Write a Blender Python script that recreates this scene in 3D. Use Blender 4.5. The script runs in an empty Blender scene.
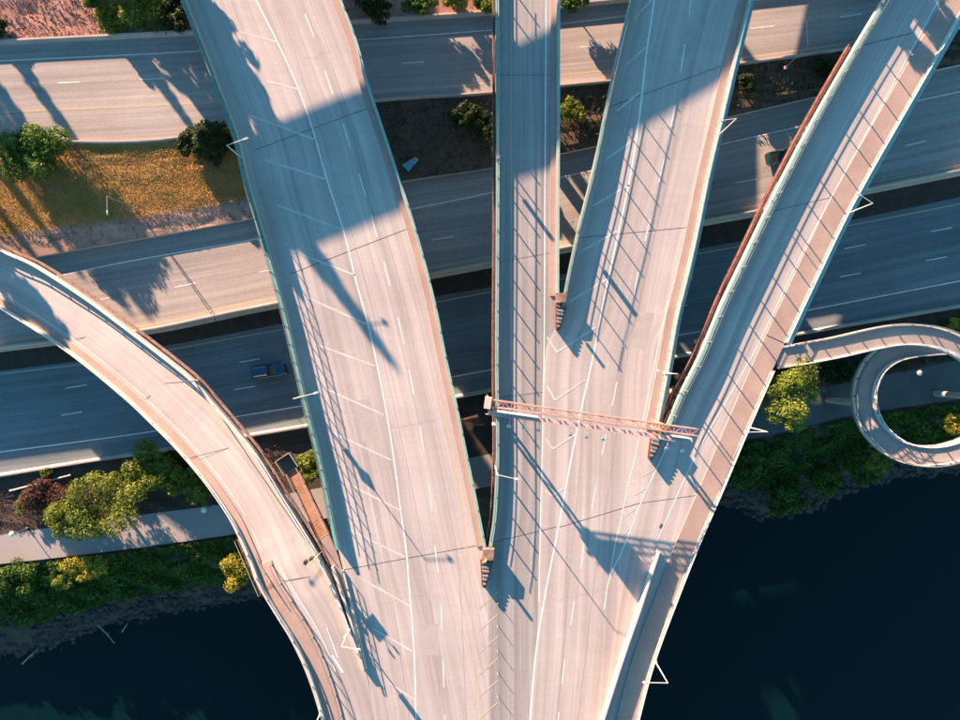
import bpy, math, random
import numpy as np
from mathutils import Vector
random.seed(7); rng = np.random.default_rng(7)
scene = bpy.context.scene
COL = scene.collection

# ------------------------------------------------------------------ camera, sky, sun, exposure
H = 98.6            # camera height above the lower carriageway
K = 0.135           # metres per photo pixel on that carriageway
cam_d = bpy.data.cameras.new('camera'); cam = bpy.data.objects.new('camera', cam_d); COL.objects.link(cam)
cam.location = (0, 0, H); cam.rotation_euler = (0, 0, 0)
cam_d.sensor_fit = 'HORIZONTAL'; cam_d.sensor_width = 36.0
cam_d.lens = 18.0 / (480 * K / H)
cam_d.clip_start = 1.0; cam_d.clip_end = 6000
scene.camera = cam

SUN_EL = math.radians(13.8); TAN = math.tan(SUN_EL)
SX, SY = 0.588, -0.809            # the way shadows fall over the ground
world = bpy.data.worlds.new('World'); scene.world = world; world.use_nodes = True
wn = world.node_tree.nodes; wl = world.node_tree.links
bg = wn['Background']; bg.inputs['Strength'].default_value = 0.062
sky = wn.new('ShaderNodeTexSky'); sky.sky_type = 'NISHITA'; sky.sun_disc = False
sky.sun_elevation = SUN_EL; sky.sun_rotation = math.atan2(-SX, -SY)
sky.air_density = 1.0; sky.dust_density = 0.0; sky.ozone_density = 4.0
tint = wn.new('ShaderNodeMix'); tint.data_type = 'RGBA'; tint.blend_type = 'MULTIPLY'; tint.inputs['Factor'].default_value = 1.0
tint.inputs[7].default_value = (0.92, 1.20, 0.98, 1)
wl.new(sky.outputs['Color'], tint.inputs[6]); wl.new(tint.outputs[2], bg.inputs['Color'])
sun_d = bpy.data.lights.new('sun', 'SUN'); sun_d.energy = 5.0; sun_d.angle = math.radians(0.5)
sun_d.color = (1.0, 0.635, 0.43)
sun = bpy.data.objects.new('sun', sun_d); COL.objects.link(sun)
sun.location = (-60, 80, 120)
sun.rotation_euler = Vector((math.cos(SUN_EL) * SX, math.cos(SUN_EL) * SY, -math.sin(SUN_EL))).to_track_quat('-Z', 'Y').to_euler()
scene.view_settings.view_transform = 'Standard'; scene.view_settings.look = 'None'
scene.view_settings.gamma = 1.0; scene.view_settings.exposure = 2.16
scene.cycles.max_bounces = 6; scene.cycles.diffuse_bounces = 1
scene.render.use_persistent_data = False

# ------------------------------------------------------------------ helpers
def P(u, v, z=0.0):
    s = K * (1 - z / H)
    return np.array(((u - 480) * s, (360 - v) * s, z))

def offset_of(o):
    t = Vector((0, 0, 0))
    while o is not None:
        t += Vector(o.location); o = o.parent
    return np.array(t)

def mesh(name, verts, faces, mats=None, uv=None, smooth=False, midx=None):
    me = bpy.data.meshes.new(name)
    me.from_pydata([tuple(map(float, v)) for v in verts], [], [tuple(map(int, f)) for f in faces])
    for m in (mats if isinstance(mats, (list, tuple)) else [mats]):
        if m: me.materials.append(m)
    if midx is not None: me.polygons.foreach_set('material_index', np.array(midx, dtype=np.int32))
    if uv is not None:
        ul = me.uv_layers.new(name='UVMap')
        li = np.empty(len(me.loops), dtype=np.int32); me.loops.foreach_get('vertex_index', li)
        ul.data.foreach_set('uv', np.asarray(uv, dtype=np.float32)[li].ravel())
    if smooth: me.polygons.foreach_set('use_smooth', [True] * len(me.polygons))
    me.update()
    return me

def link(name, me, parent=None, loc=(0, 0, 0), rot=(0, 0, 0), scale=None):
    o = bpy.data.objects.new(name, me); COL.objects.link(o)
    o.location = loc; o.rotation_euler = rot
    if scale is not None: o.scale = scale
    if parent is not None: o.parent = parent
    return o

def tag(o, label=None, cat=None, group=None, kind=None):
    if label: o['label'] = label
    if cat: o['category'] = cat
    if group: o['group'] = group
    if kind: o['kind'] = kind
    return o

def root(name, loc, label, cat, group=None, rz=0.0):
    o = bpy.data.objects.new(name, None); COL.objects.link(o)
    o.location = tuple(map(float, loc)); o.rotation_euler = (0, 0, rz); o.empty_display_size = 0.3
    return tag(o, label, cat, group)

def W(name, verts, faces, mats, parent=None, **kw):
    """mesh given in world coordinates, hung under a parent that is not rotated"""
    v = np.asarray(verts, dtype=float)
    if parent is not None: v = v - offset_of(parent)
    return link(name, mesh(name, v, faces, mats, **kw), parent)

class MB:
    def __init__(s): s.v = []; s.f = []
    def add(s, v, f):
        n = len(s.v); s.v.extend([tuple(map(float, p)) for p in v]); s.f.extend([tuple(i + n for i in q) for q in f]); return s
    def box(s, c, d, rz=0.0, taper=1.0):
        x, y, z = d[0] / 2, d[1] / 2, d[2] / 2; ca, sa = math.cos(rz), math.sin(rz); vs = []
        for zz, t in ((-z, 1.0), (z, taper)):
            for px, py in ((-x, -y), (x, -y), (x, y), (-x, y)):
                px *= t; py *= t
                vs.append((c[0] + px * ca - py * sa, c[1] + px * sa + py * ca, c[2] + zz))
        return s.add(vs, [(3, 2, 1, 0), (4, 5, 6, 7), (0, 1, 5, 4), (1, 2, 6, 5), (2, 3, 7, 6), (3, 0, 4, 7)])
    def tube(s, p, q, r0, r1=None, n=6):
        r1 = r0 if r1 is None else r1
        p = Vector(p); q = Vector(q); d = (q - p).normalized()
        a = d.orthogonal().normalized(); b = d.cross(a); vs = []
        for c, r in ((p, r0), (q, r1)):
            for i in range(n):
                t = 2 * math.pi * i / n; vs.append(c + a * (r * math.cos(t)) + b * (r * math.sin(t)))
        fs = [(i, (i + 1) % n, n + (i + 1) % n, n + i) for i in range(n)] + [tuple(range(n - 1, -1, -1)), tuple(range(n, 2 * n))]
        return s.add(vs, fs)
    def lathe(s, prof, n=12, c=(0, 0, 0)):
        vs = []; fs = []
        for r, z in prof:
            for i in range(n):
                t = 2 * math.pi * i / n; vs.append((c[0] + r * math.cos(t), c[1] + r * math.sin(t), c[2] + z))
        for k in range(len(prof) - 1):
            for i in range(n): fs.append((k * n + i, k * n + (i + 1) % n, (k + 1) * n + (i + 1) % n, (k + 1) * n + i))
        fs.append(tuple(range(n - 1, -1, -1))); fs.append(tuple(range((len(prof) - 1) * n, len(prof) * n)))
        return s.add(vs, fs)
    def world(s, name, m, parent=None, **kw): return W(name, s.v, s.f, m, parent, **kw)
    def local(s, name, m, parent, **kw): return link(name, mesh(name, s.v, s.f, m, **kw), parent)

def spline(xs, ys, x):
    xs = np.asarray(xs, float); ys = np.asarray(ys, float); x = np.asarray(x, float)
    d = np.gradient(ys, xs) if len(xs) > 2 else np.full(len(xs), (ys[-1] - ys[0]) / (xs[-1] - xs[0]))
    i = np.clip(np.searchsorted(xs, x) - 1, 0, len(xs) - 2); h = xs[i + 1] - xs[i]; t = (x - xs[i]) / h
    lin = (t < 0) | (t > 1)
    y = (2*t**3-3*t**2+1)*ys[i] + (t**3-2*t**2+t)*h*d[i] + (-2*t**3+3*t**2)*ys[i+1] + (t**3-t**2)*h*d[i+1]
    e = np.where(t < 0, ys[0] + d[0] * (x - xs[0]), ys[-1] + d[-1] * (x - xs[-1]))
    return np.where(lin, e, y)

def normals(path):
    t = np.gradient(path[:, :2], axis=0); t /= np.linalg.norm(t, axis=1)[:, None] + 1e-9
    return np.stack([-t[:, 1], t[:, 0]], 1)

def shift(path, off, dz=0.0):
    n = normals(path); q = path.copy(); q[:, :2] += n * (off if np.ndim(off) == 0 else np.asarray(off)[:, None]); q[:, 2] += dz
    return q

def sweep(path, prof):
    n = normals(path); m = len(prof); vs = []
    for i, p in enumerate(path):
        for off, dz in prof: vs.append((p[0] + n[i, 0] * off, p[1] + n[i, 1] * off, p[2] + dz))
    fs = []
    for i in range(len(path) - 1):
        for j in range(m):
            k = (j + 1) % m; fs.append((i * m + j, i * m + k, (i + 1) * m + k, (i + 1) * m + j))
    fs.append(tuple(range(m))); fs.append(tuple((len(path) - 1) * m + j for j in range(m - 1, -1, -1)))
    return vs, fs

def rect(o0, o1, z0, z1): return [(o0, z0), (o1, z0), (o1, z1), (o0, z1)]

def loft(A, B, n=1):
    """grid between two polylines of equal length: verts, faces, uv (metres across, metres along)"""
    N = len(A); vs = []; uv = []
    mid = (A + B) / 2; s = np.concatenate([[0], np.cumsum(np.linalg.norm(np.diff(mid, axis=0), axis=1))])
    for i in range(N):
        w = np.linalg.norm(B[i] - A[i])
        for j in range(n + 1):
            t = j / n; vs.append(A[i] * (1 - t) + B[i] * t); uv.append((w * t, s[i]))
    fs = []
    for i in range(N - 1):
        for j in range(n): a = i * (n + 1) + j; fs.append((a, a + 1, a + n + 2, a + n + 1))
    return vs, fs, uv

def up_faces(vs, fs):
    vs = np.asarray(vs); out = []
    for f in fs:
        a, b, c = vs[f[0]], vs[f[1]], vs[f[2]]
        out.append(f if np.cross(b - a, c - a)[2] >= 0 else tuple(reversed(f)))
    return out

def along(path, step, start=0.0):
    s = np.concatenate([[0], np.cumsum(np.linalg.norm(np.diff(path, axis=0), axis=1))]); out = []
    d = start
    while d < s[-1]:
        p = np.array([np.interp(d, s, path[:, k]) for k in range(3)])
        q = np.array([np.interp(min(d + .5, s[-1]), s, path[:, k]) for k in range(3)]); r = np.array([np.interp(max(d - .5, 0), s, path[:, k]) for k in range(3)])
        out.append((p, math.atan2(q[1] - r[1], q[0] - r[0]))); d += step
    return out

# ------------------------------------------------------------------ materials
MATS = {}
def mat(name, c1, c2=None, rough=0.8, scale=0.5, bump=0.0, bscale=8.0, metal=0.0, fine=0.12, streak=0.0, tine=0.0, spots=0.0, c3=None, detail=6, trans=0.0, spec=0.4):
    if name in MATS: return MATS[name]
    m = bpy.data.materials.new(name); m.use_nodes = True; nt = m.node_tree; N = nt.nodes; L = nt.links
    b = N['Principled BSDF']; b.inputs['Roughness'].default_value = rough; b.inputs['Metallic'].default_value = metal
    b.inputs['Specular IOR Level'].default_value = spec
    c2 = c2 or c1
    geo = N.new('ShaderNodeNewGeometry')
    def noise(sc, det=detail, vec=None, rgh=0.6):
        t = N.new('ShaderNodeTexNoise'); t.inputs['Scale'].default_value = sc; t.inputs['Detail'].default_value = det; t.inputs['Roughness'].default_value = rgh
        L.new(vec or geo.outputs['Position'], t.inputs['Vector']); return t.outputs['Fac']
    def ramp(src, a, bb, va=0.0, vb=1.0):
        r = N.new('ShaderNodeMapRange'); r.inputs['From Min'].default_value = a; r.inputs['From Max'].default_value = bb
        r.inputs['To Min'].default_value = va; r.inputs['To Max'].default_value = vb; L.new(src, r.inputs['Value']); return r.outputs['Result']
    def mix(fac, A, B, mode='MIX'):
        x = N.new('ShaderNodeMix'); x.data_type = 'RGBA'; x.blend_type = mode
        if isinstance(fac, float): x.inputs['Factor'].default_value = fac
        else: L.new(fac, x.inputs['Factor'])
        for s, val in ((x.inputs[6], A), (x.inputs[7], B)):
            if isinstance(val, tuple): s.default_value = (*val, 1)
            else: L.new(val, s)
        return x.outputs[2]
    def mul(col, val):
        c = N.new('ShaderNodeVectorMath'); c.operation = 'SCALE'; L.new(col, c.inputs[0]); L.new(val, c.inputs['Scale']); return c.outputs[0]
    col = mix(ramp(noise(scale), .35, .65), c1, c2)
    if c3: col = mix(ramp(noise(scale * 2.7 + .03), .52, .62), col, c3)
    if fine: col = mul(col, ramp(noise(scale * 14 + 3, 4), .3, .7, 1 - fine, 1 + fine))
    if streak or tine:
        uvn = N.new('ShaderNodeUVMap'); uvn.uv_map = 'UVMap'
        if streak:
            mp = N.new('ShaderNodeMapping'); mp.inputs['Scale'].default_value = (0.85, 0.012, 1); L.new(uvn.outputs[0], mp.inputs['Vector'])
            col = mul(col, ramp(noise(1.0, 3, mp.outputs[0], .55), .33, .67, 1 - streak, 1 + streak * .6))
            mp3 = N.new('ShaderNodeMapping'); mp3.inputs['Scale'].default_value = (4.0, 0.05, 1); L.new(uvn.outputs[0], mp3.inputs['Vector'])
            col = mul(col, ramp(noise(1.0, 3, mp3.outputs[0], .6), .35, .65, 1 - streak * .4, 1 + streak * .3))
        if tine:
            mp2 = N.new('ShaderNodeMapping'); mp2.inputs['Scale'].default_value = (0.12, 1.6, 1); L.new(uvn.outputs[0], mp2.inputs['Vector'])
            col = mul(col, ramp(noise(1.0, 4, mp2.outputs[0], .7), .35, .65, 1 - tine, 1 + tine * .6))
    if spots:
        col = mix(ramp(noise(scale * 5 + .9, 2), .70, .76, 0.0, spots), col, (0.03, 0.03, 0.03))
    L.new(col, b.inputs['Base Color'])
    if bump:
        bp = N.new('ShaderNodeBump'); bp.inputs['Strength'].default_value = bump; bp.inputs['Distance'].default_value = 0.03
        L.new(noise(bscale, 5), bp.inputs['Height']); L.new(bp.outputs[0], b.inputs['Normal'])
    if trans:
        tr = N.new('ShaderNodeBsdfTranslucent'); L.new(col, tr.inputs['Color']); mx = N.new('ShaderNodeMixShader'); mx.inputs[0].default_value = trans
        L.new(b.outputs[0], mx.inputs[1]); L.new(tr.outputs[0], mx.inputs[2]); L.new(mx.outputs[0], N['Material Output'].inputs['Surface'])
    MATS[name] = m
    return m

deck_m = mat('deck_concrete', (.42, .385, .375), (.50, .465, .45), .85, .08, bump=.1, bscale=6, streak=.2, tine=.03, fine=.035, spots=.14)
ramp_m = mat('ramp_concrete', (.40, .37, .36), (.47, .44, .43), .85, .09, bump=.1, bscale=6, streak=.2, tine=.025, fine=.04, spots=.15)
mid_m = mat('worn_deck_concrete', (.31, .30, .30), (.36, .345, .34), .85, .09, bump=.1, bscale=6, streak=.26, tine=.03, fine=.04, spots=.15)
conc_m = mat('parapet_concrete', (.42, .36, .33), (.52, .45, .41), .85, .3, bump=.3, bscale=5, fine=.15)
walk_m = mat('sidewalk_concrete', (.34, .255, .225), (.41, .315, .28), .9, .25, bump=.2, fine=.12, spots=.1)
pale_m = mat('pale_concrete', (.58, .52, .48), (.68, .62, .58), .85, .3, bump=.2, fine=.1)
girder_m = mat('girder_steel', (.09, .11, .11), (.13, .15, .15), .6, .4)
teal_m = mat('teal_paint', (.10, .32, .31), (.17, .42, .39), .55, .35, fine=.2, c3=(.24, .40, .36))
paleteal_m = mat('faded_teal_paint', (.20, .40, .37), (.28, .47, .43), .6, .5, fine=.2, c3=(.36, .42, .38))
rust_m = mat('rusted_red_steel', (.11, .034, .03), (.20, .075, .058), .8, 2.2, fine=.5, c3=(.05, .022, .02))
white_m = mat('white_metal', (.72, .72, .70), (.80, .79, .77), .45, .8, fine=.05)
weather_m = mat('weathered_steel', (.20, .13, .11), (.33, .25, .22), .8, 1.4, fine=.4, c3=(.17, .05, .04))
line_m = mat('road_paint_white', (.70, .68, .66), (.86, .84, .82), .7, 1.2, fine=.14)
faint_m = mat('road_paint_worn', (.52, .50, .48), (.66, .63, .61), .8, .9, fine=.16)
yellow_m = mat('road_paint_yellow', (.55, .42, .25), (.62, .49, .32), .8, .9, fine=.2)
joint_m = mat('joint_rubber', (.055, .05, .05), (.09, .08, .08), .8, 2)
steel_m = mat('galvanised_steel', (.34, .35, .35), (.42, .43, .43), .5, 1, metal=.3)
rail_m = mat('rail_steel', (.12, .15, .15), (.2, .23, .22), .5, 1)
orange_m = mat('orange_red_paint', (.40, .17, .14), (.50, .27, .23), .6, 1.2, fine=.25)
pink_m = mat('primer_pink_paint', (.62, .42, .40), (.70, .5, .48), .6, 1.2, fine=.15)
sign_m = mat('sign_aluminium', (.40, .42, .43), (.5, .52, .53), .5, .8, metal=.2)
signface_m = mat('sign_green_face', (.02, .18, .10), (.03, .2, .11), .5, .8)
yelsign_m = mat('sign_yellow_face', (.7, .45, .03), (.75, .5, .05), .5, .8)
black_m = mat('black_rubber', (.02, .02, .02), (.035, .035, .035), .8, 3)
fwy_m = mat('freeway_concrete', (.325, .305, .295), (.395, .37, .355), .88, .06, bump=.2, streak=.24, tine=.02, fine=.08, spots=.15)
asph_m = mat('freeway_asphalt', (.14, .19, .22), (.19, .24, .265), .85, .07, bump=.3, bscale=12, streak=.26, fine=.10, spots=.2)
path_m = mat('path_concrete', (.31, .295, .29), (.37, .35, .345), .9, .12, bump=.2, fine=.1, spots=.1)
dirt_m = mat('bare_dirt', (.20, .13, .10), (.29, .19, .15), .95, .35, bump=.8, bscale=3, fine=.25, c3=(.13, .09, .06))
pinkdirt_m = mat('pink_gravel', (.40, .20, .16), (.52, .30, .25), .95, .5, bump=.8, bscale=4, fine=.3, c3=(.27, .14, .10))
verge_m = mat('dry_grass_ground', (.40, .22, .08), (.30, .20, .06), .95, .22, bump=.8, bscale=4, fine=.35, c3=(.46, .24, .11))
soil_m = mat('dark_soil', (.05, .042, .034), (.08, .06, .05), .95, .5, bump=.8, bscale=3, fine=.3)
rock_m = mat('basalt_rock', (.028, .028, .03), (.06, .056, .058), .85, .8, bump=.5, bscale=5, fine=.3)
wood_m = mat('driftwood', (.30, .24, .19), (.40, .34, .28), .9, 2, fine=.3)
bark_m = mat('bark', (.09, .065, .045), (.14, .1, .07), .95, 3, fine=.3)
tread_m = mat('rusty_stair_tread', (.36, .19, .12), (.45, .27, .19), .85, 1.5, fine=.25)
tarp_m = mat('blue_tarp', (.15, .42, .58), (.25, .52, .66), .5, 1.5, fine=.1)
build_m = mat('building_wall', (.30, .22, .18), (.36, .27, .22), .9, .3, fine=.1)
glass_m = mat('dark_glass', (.012, .016, .02), None, .08, 1, fine=0, spec=.6)
carblue_m = mat('blue_car_paint', (.012, .085, .17), (.014, .095, .19), .25, 1, fine=.02, spec=.6)
cargreen_m = mat('dark_teal_car_paint', (.012, .05, .055), (.014, .056, .06), .25, 1, fine=.02, spec=.6)
chrome_m = mat('chrome', (.6, .6, .6), None, .2, 1, metal=1.0, fine=0)
lampglass_m = mat('lamp_glass', (.75, .75, .72), None, .3, 1, fine=0)
redlens_m = mat('red_lens', (.3, .015, .012), None, .2, 1, fine=0)
def leaf(name, a, b, c): return mat(name, a, b, .65, .55, fine=.35, c3=c, trans=.3, spec=.25)
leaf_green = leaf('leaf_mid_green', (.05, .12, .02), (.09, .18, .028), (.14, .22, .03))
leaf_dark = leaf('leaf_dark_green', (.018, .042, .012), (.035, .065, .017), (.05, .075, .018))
leaf_yel = leaf('leaf_yellow_green', (.15, .21, .032), (.24, .29, .045), (.085, .14, .022))
leaf_gold = leaf('leaf_golden', (.34, .33, .04), (.42, .37, .06), (.2, .24, .03))
leaf_brown = leaf('leaf_maroon', (.095, .045, .035), (.15, .075, .055), (.07, .04, .025))
leaf_bank = leaf('leaf_bank', (.035, .09, .015), (.07, .15, .02), (.12, .20, .028))
grass_m = mat('grass_blades', (.52, .32, .09), (.34, .28, .06), .8, .25, fine=.35, c3=(.55, .32, .13), trans=.3)

wm = bpy.data.materials.new('river_water'); wm.use_nodes = True
n = wm.node_tree.nodes; b = n['Principled BSDF']; b.inputs['Base Color'].default_value = (.0016, .014, .017, 1); b.inputs['Roughness'].default_value = .12
b.inputs['IOR'].default_value = 1.33; b.inputs['Specular IOR Level'].default_value = .35
t = n.new('ShaderNodeTexNoise'); t.inputs['Scale'].default_value = .9; t.inputs['Detail'].default_value = 5
g = n.new('ShaderNodeNewGeometry'); wm.node_tree.links.new(g.outputs['Position'], t.inputs['Vector'])
bp = n.new('ShaderNodeBump'); bp.inputs['Strength'].default_value = .18; bp.inputs['Distance'].default_value = .15
wm.node_tree.links.new(t.outputs['Fac'], bp.inputs['Height']); wm.node_tree.links.new(bp.outputs[0], b.inputs['Normal'])

# ------------------------------------------------------------------ terrain: strips of ground from the hillside to the river
US = np.array([-6000, -3000, -1500, -900, -600, -400] + list(range(-300, 1281, 20)) + [1400, 1600, 2000, 3500, 7000], float)
def gline(pts, z):
    us = [p[0] for p in pts]; vs = [p[1] for p in pts]
    v = spline(us, vs, US); lo, hi = us[0], us[-1]
    v = np.where(US < lo, vs[0] - .14 * (US - lo), np.where(US > hi, vs[-1] - .16 * (US - hi), v))
    return np.array([P(a, c, z) for a, c in zip(US, v)])
def gfun(pts):
    us = [p[0] for p in pts]; vs = [p[1] for p in pts]
    return lambda u: float(spline(us, vs, [u])[0])
Z1, Z2, Z3, ZP, ZW = 5.0, 3.3, 0.0, 0.0, -6.0
c1 = [(-700, 90), (0, 45), (195, 35), (345, 25), (480, 16), (600, 5), (780, -13), (960, -35), (1700, -150)]
c2 = [(-700, 175), (-200, 147), (0, 141), (172, 139), (280, 118), (377, 101), (480, 94), (560, 86), (614, 81), (732, 65), (840, 50), (960, 28), (1700, -100)]
c3 = [(-700, 400), (-200, 303), (42, 257), (175, 234), (240, 222), (412, 181), (480, 171), (560, 155), (720, 120), (820, 97), (960, 66), (1700, -90)]
c4 = [(-700, 455), (-200, 377), (0, 350), (160, 330), (240, 313), (281, 305), (427, 277), (480, 267), (720, 220), (760, 213), (885, 188), (960, 173), (1700, 40)]
c5 = [(-700, 480), (-200, 400), (0, 371), (77, 361), (165, 346), (240, 332), (285, 323), (437, 296), (480, 289), (660, 256), (857, 219), (960, 197), (1700, 60)]
c6 = [(-700, 590), (0, 476), (100, 460), (175, 449), (250, 436), (310, 426), (480, 393), (671, 358), (812, 332), (960, 307), (1700, 180)]
c7 = [(-700, 650), (0, 535), (125, 517), (225, 504), (480, 456), (740, 403), (807, 390), (850, 382), (960, 360), (1700, 230)]
c8 = [(-700, 680), (0, 564), (37, 560), (195, 540), (230, 535), (480, 488), (740, 441), (765, 436), (850, 416), (960, 399), (1700, 265)]
c9 = [(-700, 750), (-100, 668), (0, 655), (60, 643), (100, 627), (160, 612), (240, 600), (262, 597), (400, 572), (600, 535), (680, 518), (720, 503), (770, 517), (800, 511), (850, 490), (880, 481), (960, 470), (1700, 345)]
g1, g2, g3, g4, g5, g6, g7, g8, g9 = [gline(c, z) for c, z in ((c1, Z1), (c2, Z1), (c3, Z2), (c4, Z2), (c5, Z3), (c6, Z3), (c7, ZP), (c8, ZP), (c9, ZW))]
def atz(line, z): q = line.copy(); q[:, 2] = z; return q
def strip(name, A, B, m, n=1, rough=0.0, cat='structure'):
    vs, fs, uv = loft(A, B, n); vs = np.array(vs)
    if rough:
        k = n + 1
        for i in range(len(vs)):
            if 0 < i % k < k - 1: vs[i, 2] += rng.normal(0, rough)
    o = W(name, vs, up_faces(vs, fs), m, uv=uv); tag(o, kind=cat); return o
far = atz(g1, 7.0); far[:, 1] += 1500
near = g1.copy(); near[:, 1] += 14; near[:, 2] = 6.2
near2 = g1.copy(); near2[:, 1] += .05; near2[:, 2] = 5.3
strip('terrain', far, near, verge_m, 3)
strip('hillside_ground', near, near2, pinkdirt_m, 8, .10)
strip('road_embankment', near2, atz(near2, Z1 - .1), conc_m)
road1 = strip('road', g1, g2, fwy_m, 4)
v2 = g2.copy(); v2[:, 2] = Z1 + .05; v2[:, 1] -= .02; v3 = g3.copy(); v3[:, 2] = Z2 + .75
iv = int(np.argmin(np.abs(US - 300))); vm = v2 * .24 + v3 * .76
strip('grass_verge', v2[:iv + 1], vm[:iv + 1], verge_m, 10, .09)
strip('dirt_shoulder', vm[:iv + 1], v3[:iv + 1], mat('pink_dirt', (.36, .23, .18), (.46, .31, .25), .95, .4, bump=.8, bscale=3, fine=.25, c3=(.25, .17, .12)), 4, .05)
strip('dirt_verge', v2[iv:], v3[iv:], mat('shade_darkened_dirt', (.085, .06, .048), (.13, .085, .065), .95, .4, bump=.8, bscale=3, fine=.3, c3=(.05, .045, .03)), 10, .09)  # dirt colour darkened to carry the shade between the decks
strip('verge_wall', v3, atz(g3, Z2 - .05), conc_m)
road2 = strip('road', g3, g4, fwy_m, 4)
strip('median_wall', g4, atz(g4, Z3 - .1), conc_m)
strip('median_ground', atz(g4, Z3 + .05), atz(g5, Z3 + .05), soil_m, 2)
road3 = strip('road', g5, g6, asph_m, 4)
strip('planting_bed', atz(g6, Z3 - .01), atz(g7, ZP - .01), soil_m, 8, .12)
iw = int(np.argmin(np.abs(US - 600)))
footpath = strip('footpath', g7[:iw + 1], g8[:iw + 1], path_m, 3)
strip('footpath', g7[iw:], g8[iw:], mat('path_shade_dark', (.085, .10, .105), (.12, .13, .135), .9, .2, bump=.2, fine=.12), 3)  # same path, recoloured darker so its shade reads deeper
bank0 = atz(g8, ZP - .15); strip('footpath_edge', g8, bank0, conc_m)
bank2 = g9.copy(); bank2[:, 1] -= 10; bank2[:, 2] = -9.5
strip('river_bank', bank0, g9, soil_m, 8, .22)
strip('river_bed', g9, bank2, soil_m, 2)
wfar = g9.copy(); wfar[:, 1] = -1800; wnear = g9.copy(); wnear[:, 1] += .8
strip('water', wnear, wfar, wm, 4)

# ---- painted markings on the ground roads
def ribbon(path, w, dz, name, m, parent):
    A = shift(path, w / 2, dz); B = shift(path, -w / 2, dz); vs, fs, uv = loft(A, B); return W(name, vs, up_faces(vs, fs), m, parent, uv=uv)
def px_line(pts, z, n=10):
    pts = np.array(pts, float); s = np.concatenate([[0], np.cumsum(np.linalg.norm(np.diff(pts, axis=0), axis=1))])
    if len(pts) == 2: q = np.linspace(0, s[-1], 2)
    else: q = np.linspace(0, s[-1], max(len(pts) * 4, n))
    u = spline(s, pts[:, 0], q); v = spline(s, pts[:, 1], q); return np.array([P(a, c, z) for a, c in zip(u, v)])
def stroke(pts, z, w, parent, m, name='edge_line', dz=.008): return ribbon(px_line(pts, z), w, dz, name, m, parent)
def vary(f, d0, u0, u1, slope=0): return [(u, f(u) + d0) for u in np.linspace(u0, u1, 24)]

stroke([(-300, 79), (0, 61), (200, 51), (357, 40), (480, 31), (570, 23), (624, 16), (752, 1), (900, -22)], Z1, .14, road1, line_m)
stroke([(-300, 124), (5, 112), (120, 107), (215, 102), (376, 92), (470, 85), (560, 75), (735, 59), (840, 44), (1000, 12)], Z1, .14, road1, yellow_m)
for a in ((58, 83, 80, 82), (140, 79.5, 163, 78.5), (-30, 88, -8, 87), (320, 68, 342, 67), (402, 63, 424, 62), (580, 47, 601, 45.5), (751, 28.5, 774, 26), (840, 17, 862, 14), (930, 4, 952, 1)):
    stroke([a[:2], a[2:]], Z1, .13, road1, line_m, 'lane_dash')
stroke([(-300, 340), (-100, 304), (62, 275), (115, 264), (240, 242), (412, 209), (480, 195), (576, 174), (727, 143), (802, 126), (912, 102), (1000, 83)], Z2, .16, road2, line_m)
stroke([(-300, 382), (-100, 354), (0, 341), (160, 323), (240, 304), (281, 297), (427, 269), (480, 258), (720, 212), (760, 205), (885, 180), (1000, 157)], Z2, .15, road2, yellow_m)
for a in ((100, 299.5, 112, 297), (175, 287, 196, 283), (259, 272, 280, 268), (345, 255, 366, 251), (432, 240, 454, 236.5), (522, 224, 543, 220), (736, 183, 757, 179), (820, 165, 841, 161), (905, 146, 926, 141)):
    stroke([a[:2], a[2:]], Z2, .13, road2, line_m, 'lane_dash')
stroke([(-300, 498), (0, 452), (70, 443), (155, 431), (240, 416), (302, 406), (452, 377), (495, 369), (672, 336), (710, 330), (805, 311), (960, 281), (1100, 255)], Z3, .16, road3, line_m)
stroke([(-300, 418), (0, 374), (77, 365), (240, 337), (437, 302), (480, 294), (660, 261), (857, 224), (1000, 196)], Z3, .14, road3, yellow_m)
for k in range(-4, 13):
    for row, (x0, ref) in enumerate(((66, [(0, 400), (76, 386.5), (247, 361), (692, 278), (866, 244.5), (952, 227.5)]), (61, [(0, 425), (72, 413.5), (244, 388), (686, 305.5), (858, 273.5), (948, 256.5)]))):
        u0 = x0 + k * 86.5; f = gfun(ref)
        if u0 > 1080: continue
        stroke([(u0, f(u0)), (u0 + 21, f(u0 + 21))], Z3, .13, road3, line_m, 'lane_dash')
# tar-sealed transverse joints
for (a, bb, zz, rd) in (((168, 252), (217, 322), Z2, road2),): stroke([a, bb], zz, .12, rd, joint_m, 'road_joint', .006)

# ---- barriers and kerbs along the ground roads
def sub(line, u0, u1): return line[(US >= u0) & (US <= u1)]
def jersey(h, w): return [(-w, 0), (w, 0), (w * .75, h * .3), (w * .38, h), (-w * .38, h), (-w * .75, h * .3)]
def barrier(line, prof, m, label):
    p = sub(line, -400, 1400); vs, fs = sweep(p, prof); o = W('concrete_barrier', vs, fs, m); tag(o, label, 'barrier', 'roadside concrete barriers'); return o
barrier(shift(g1, .25), jersey(.78, .3), conc_m, 'low concrete wall along the uphill edge of the topmost road')
barrier(shift(g2, .0), jersey(.5, .22), conc_m, 'low concrete barrier between the topmost road and the dry grass verge')
barrier(shift(g4, .3), jersey(.82, .24), conc_m, 'pale median barrier between the upper and the lower freeway carriageway')
barrier(shift(g6, .1), jersey(.80, .28), conc_m, 'pale concrete barrier between the freeway and the riverside planting')

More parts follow.
